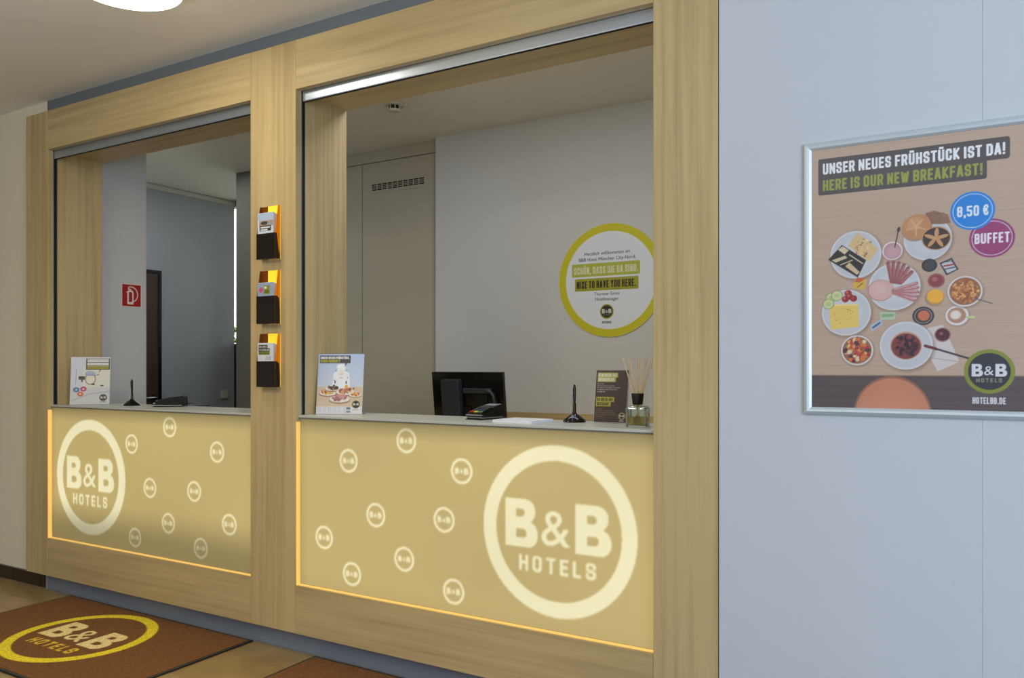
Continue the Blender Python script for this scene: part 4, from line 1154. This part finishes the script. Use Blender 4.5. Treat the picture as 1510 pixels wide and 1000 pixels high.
# reed diffuser
rd = thing('reed_diffuser', 'square glass reed diffuser with black collar at the right counter end', 'reed diffuser', (-1.142, 0.150, ZC), math.radians(10))
bm = bmesh.new()
s = 0.039
def ring(sz, z, r_=0.008, n=4):
    pts = []
    for cx, cy, a0 in ((1, 1, 0), (-1, 1, PI / 2), (-1, -1, PI), (1, -1, 3 * PI / 2)):
        for k in range(n):
            a = a0 + k / (n - 1) * PI / 2
            pts.append((cx * (sz - r_) + r_ * math.cos(a), cy * (sz - r_) + r_ * math.sin(a), z))
    return [bm.verts.new(p) for p in pts]
def loft(rings):
    for A, B in zip(rings, rings[1:]):
        n = len(A)
        for k in range(n): bm.faces.new((A[k], A[(k + 1) % n], B[(k + 1) % n], B[k]))
    bm.faces.new(rings[0]); bm.faces.new(rings[-1])
    bmesh.ops.recalc_face_normals(bm, faces=bm.faces)
loft([ring(s, 0.0), ring(s + .001, 0.003), ring(s + .001, 0.070), ring(s - .006, 0.0775), ring(0.016, 0.080, 0.012), ring(0.016, 0.083, 0.012), ring(0.012, 0.083, .010), ring(0.012, 0.078, .010), ring(s - .009, 0.073), ring(s - .005, 0.068), ring(s - .005, 0.010), ring(s - .008, 0.007)])
mk('bottle', bm, 'glass', rd, local=True, smooth=True)
bm = bmesh.new()
loft([ring(s - .0095, 0.0075), ring(s - .0062, 0.011), ring(s - .0062, 0.040)])
mk('oil', bm, 'oil', rd, local=True)
bm = bmesh.new(); lathe(bm, [(0.008, 0.0832), (0.0190, 0.0832), (0.0235, 0.123), (0.0225, 0.125), (0.010, 0.125), (0.008, 0.0832)], 32)
mk('collar', bm, 'plastic_black', rd, local=True, smooth=True)
for k, (dx, dy) in enumerate(((-0.058, 0.0), (-0.040, 0.022), (-0.022, -0.018), (-0.008, 0.026), (0.010, -0.012), (0.024, 0.016), (0.038, -0.014), (0.060, 0.004), (0.046, 0.024))):
    top = Vector((dx, dy, 0.262 - 0.004 * (k % 3)))
    bot = Vector((-dx * 0.28, -dy * 0.28, 0.012))
    bm = bmesh.new(); tube(bm, [bot, top], 0.0018, 6)
    mk('reed', bm, 'reed', rd, local=True)

# ================================================================== OFFICE FURNITURE
dk = thing('office_desk', 'wooden office desk behind the right counter', 'desk', (-2.2, 0.75, 0))
bx('desk_top', (-2.95, -1.2, 0.42, 1.22, 0.98, 1.005), 'wood_level', dk, bev=0.002)
for x in (-2.93, -1.22):
    bx('side_panel', (x - .014, x + .014, 0.44, 1.20, 0.0, 0.98), 'wood_depth', dk)
sb = thing('sideboard', 'low wooden sideboard along the office back wall', 'sideboard', (-1.4, 1.6, 0))
bx('body', (-3.27, 1.1, 1.50, 1.812, 0.06, 1.000), 'wood_level', sb)
bx('top_board', (-3.285, 1.12, 1.775, 1.8125, 1.000, 1.048), 'wood_level', sb, bev=0.001)
bx('plinth', (-3.25, 1.09, 1.53, 1.80, 0.0, 0.06), 'plastic_dark_grey', sb)
for k in range(6):
    bx('door', (-3.26 + k * .725, -2.545 + k * .725, 1.484, 1.4995, 0.07, 0.96), 'wood_upright', sb, bev=0.001)

mo = thing('computer_monitor', 'black computer monitor seen from behind with a cable and side box', 'monitor', (-2.462, 1.00, 1.005))
Z0m, Z1m = 1.040 - 1.005, 1.314 - 1.005
Rt = Matrix.Translation((0, 0, 0.03)) @ Matrix.Rotation(math.radians(6.5), 4, 'X') @ Matrix.Translation((0, 0, -0.03))
w = 0.232
bm = bmesh.new(); box(bm, -w, w, -0.012, 0.012, Z0m, Z1m, bev=0.002, mtx=Rt); mk('housing', bm, 'plastic_gloss', mo, local=True)
bm = bmesh.new(); box(bm, -w + .008, w - .008, 0.0122, 0.0135, Z0m + .012, Z1m - .008, mtx=Rt); mk('screen', bm, 'plastic_black', mo, local=True)
bm = bmesh.new(); box(bm, -0.150, -0.030, -0.050, -0.0125, 0.012, 0.272, bev=0.004, mtx=Rt); mk('side_box', bm, 'plastic_dark_grey', mo, local=True)
bm = bmesh.new(); box(bm, -0.018, 0.160, -0.030, -0.0125, 0.195, 0.222, bev=0.003, mtx=Rt); mk('bracket', bm, 'plastic_dark_grey', mo, local=True)
bm = bmesh.new(); box(bm, 0.05, 0.13, -0.0185, -0.0125, 0.03, 0.19, bev=0.002, mtx=Rt); mk('connector_cover', bm, 'plastic_black', mo, local=True)
bm = bmesh.new(); tube(bm, [Rt @ Vector(p) for p in ((0.140, -0.034, 0.212), (0.165, -0.036, 0.208), (0.182, -0.036, 0.185), (0.188, -0.036, 0.14), (0.190, -0.032, 0.08), (0.185, -0.028, 0.035))], 0.009, 10)
mk('cable', bm, 'plastic_dark_grey', mo, local=True, smooth=True)
bm = bmesh.new(); lathe(bm, [(0, 0.001), (0.10, 0.001), (0.102, 0.005), (0.095, 0.010), (0.02, 0.014), (0, 0.014)], 32); mk('foot', bm, 'plastic_black', mo, local=True, smooth=True)
bm = bmesh.new(); box(bm, -0.022, 0.022, -0.030, -0.014, 0.012, 0.12); mk('neck', bm, 'plastic_black', mo, local=True)

# grey metal bookend-like post behind the breakfast card
kp = bx('desk_divider', (-2.842, -2.815, 0.50, 0.52, 1.005, 1.232), 'dark_grey', None, bev=0.002)
tag(kp, 'slim grey upright post behind the breakfast card display', 'post')

for o in bpy.data.objects:
    if o.type == 'EMPTY' and not o.children and not o.parent:
        print('EMPTY WITHOUT PARTS', o.name)
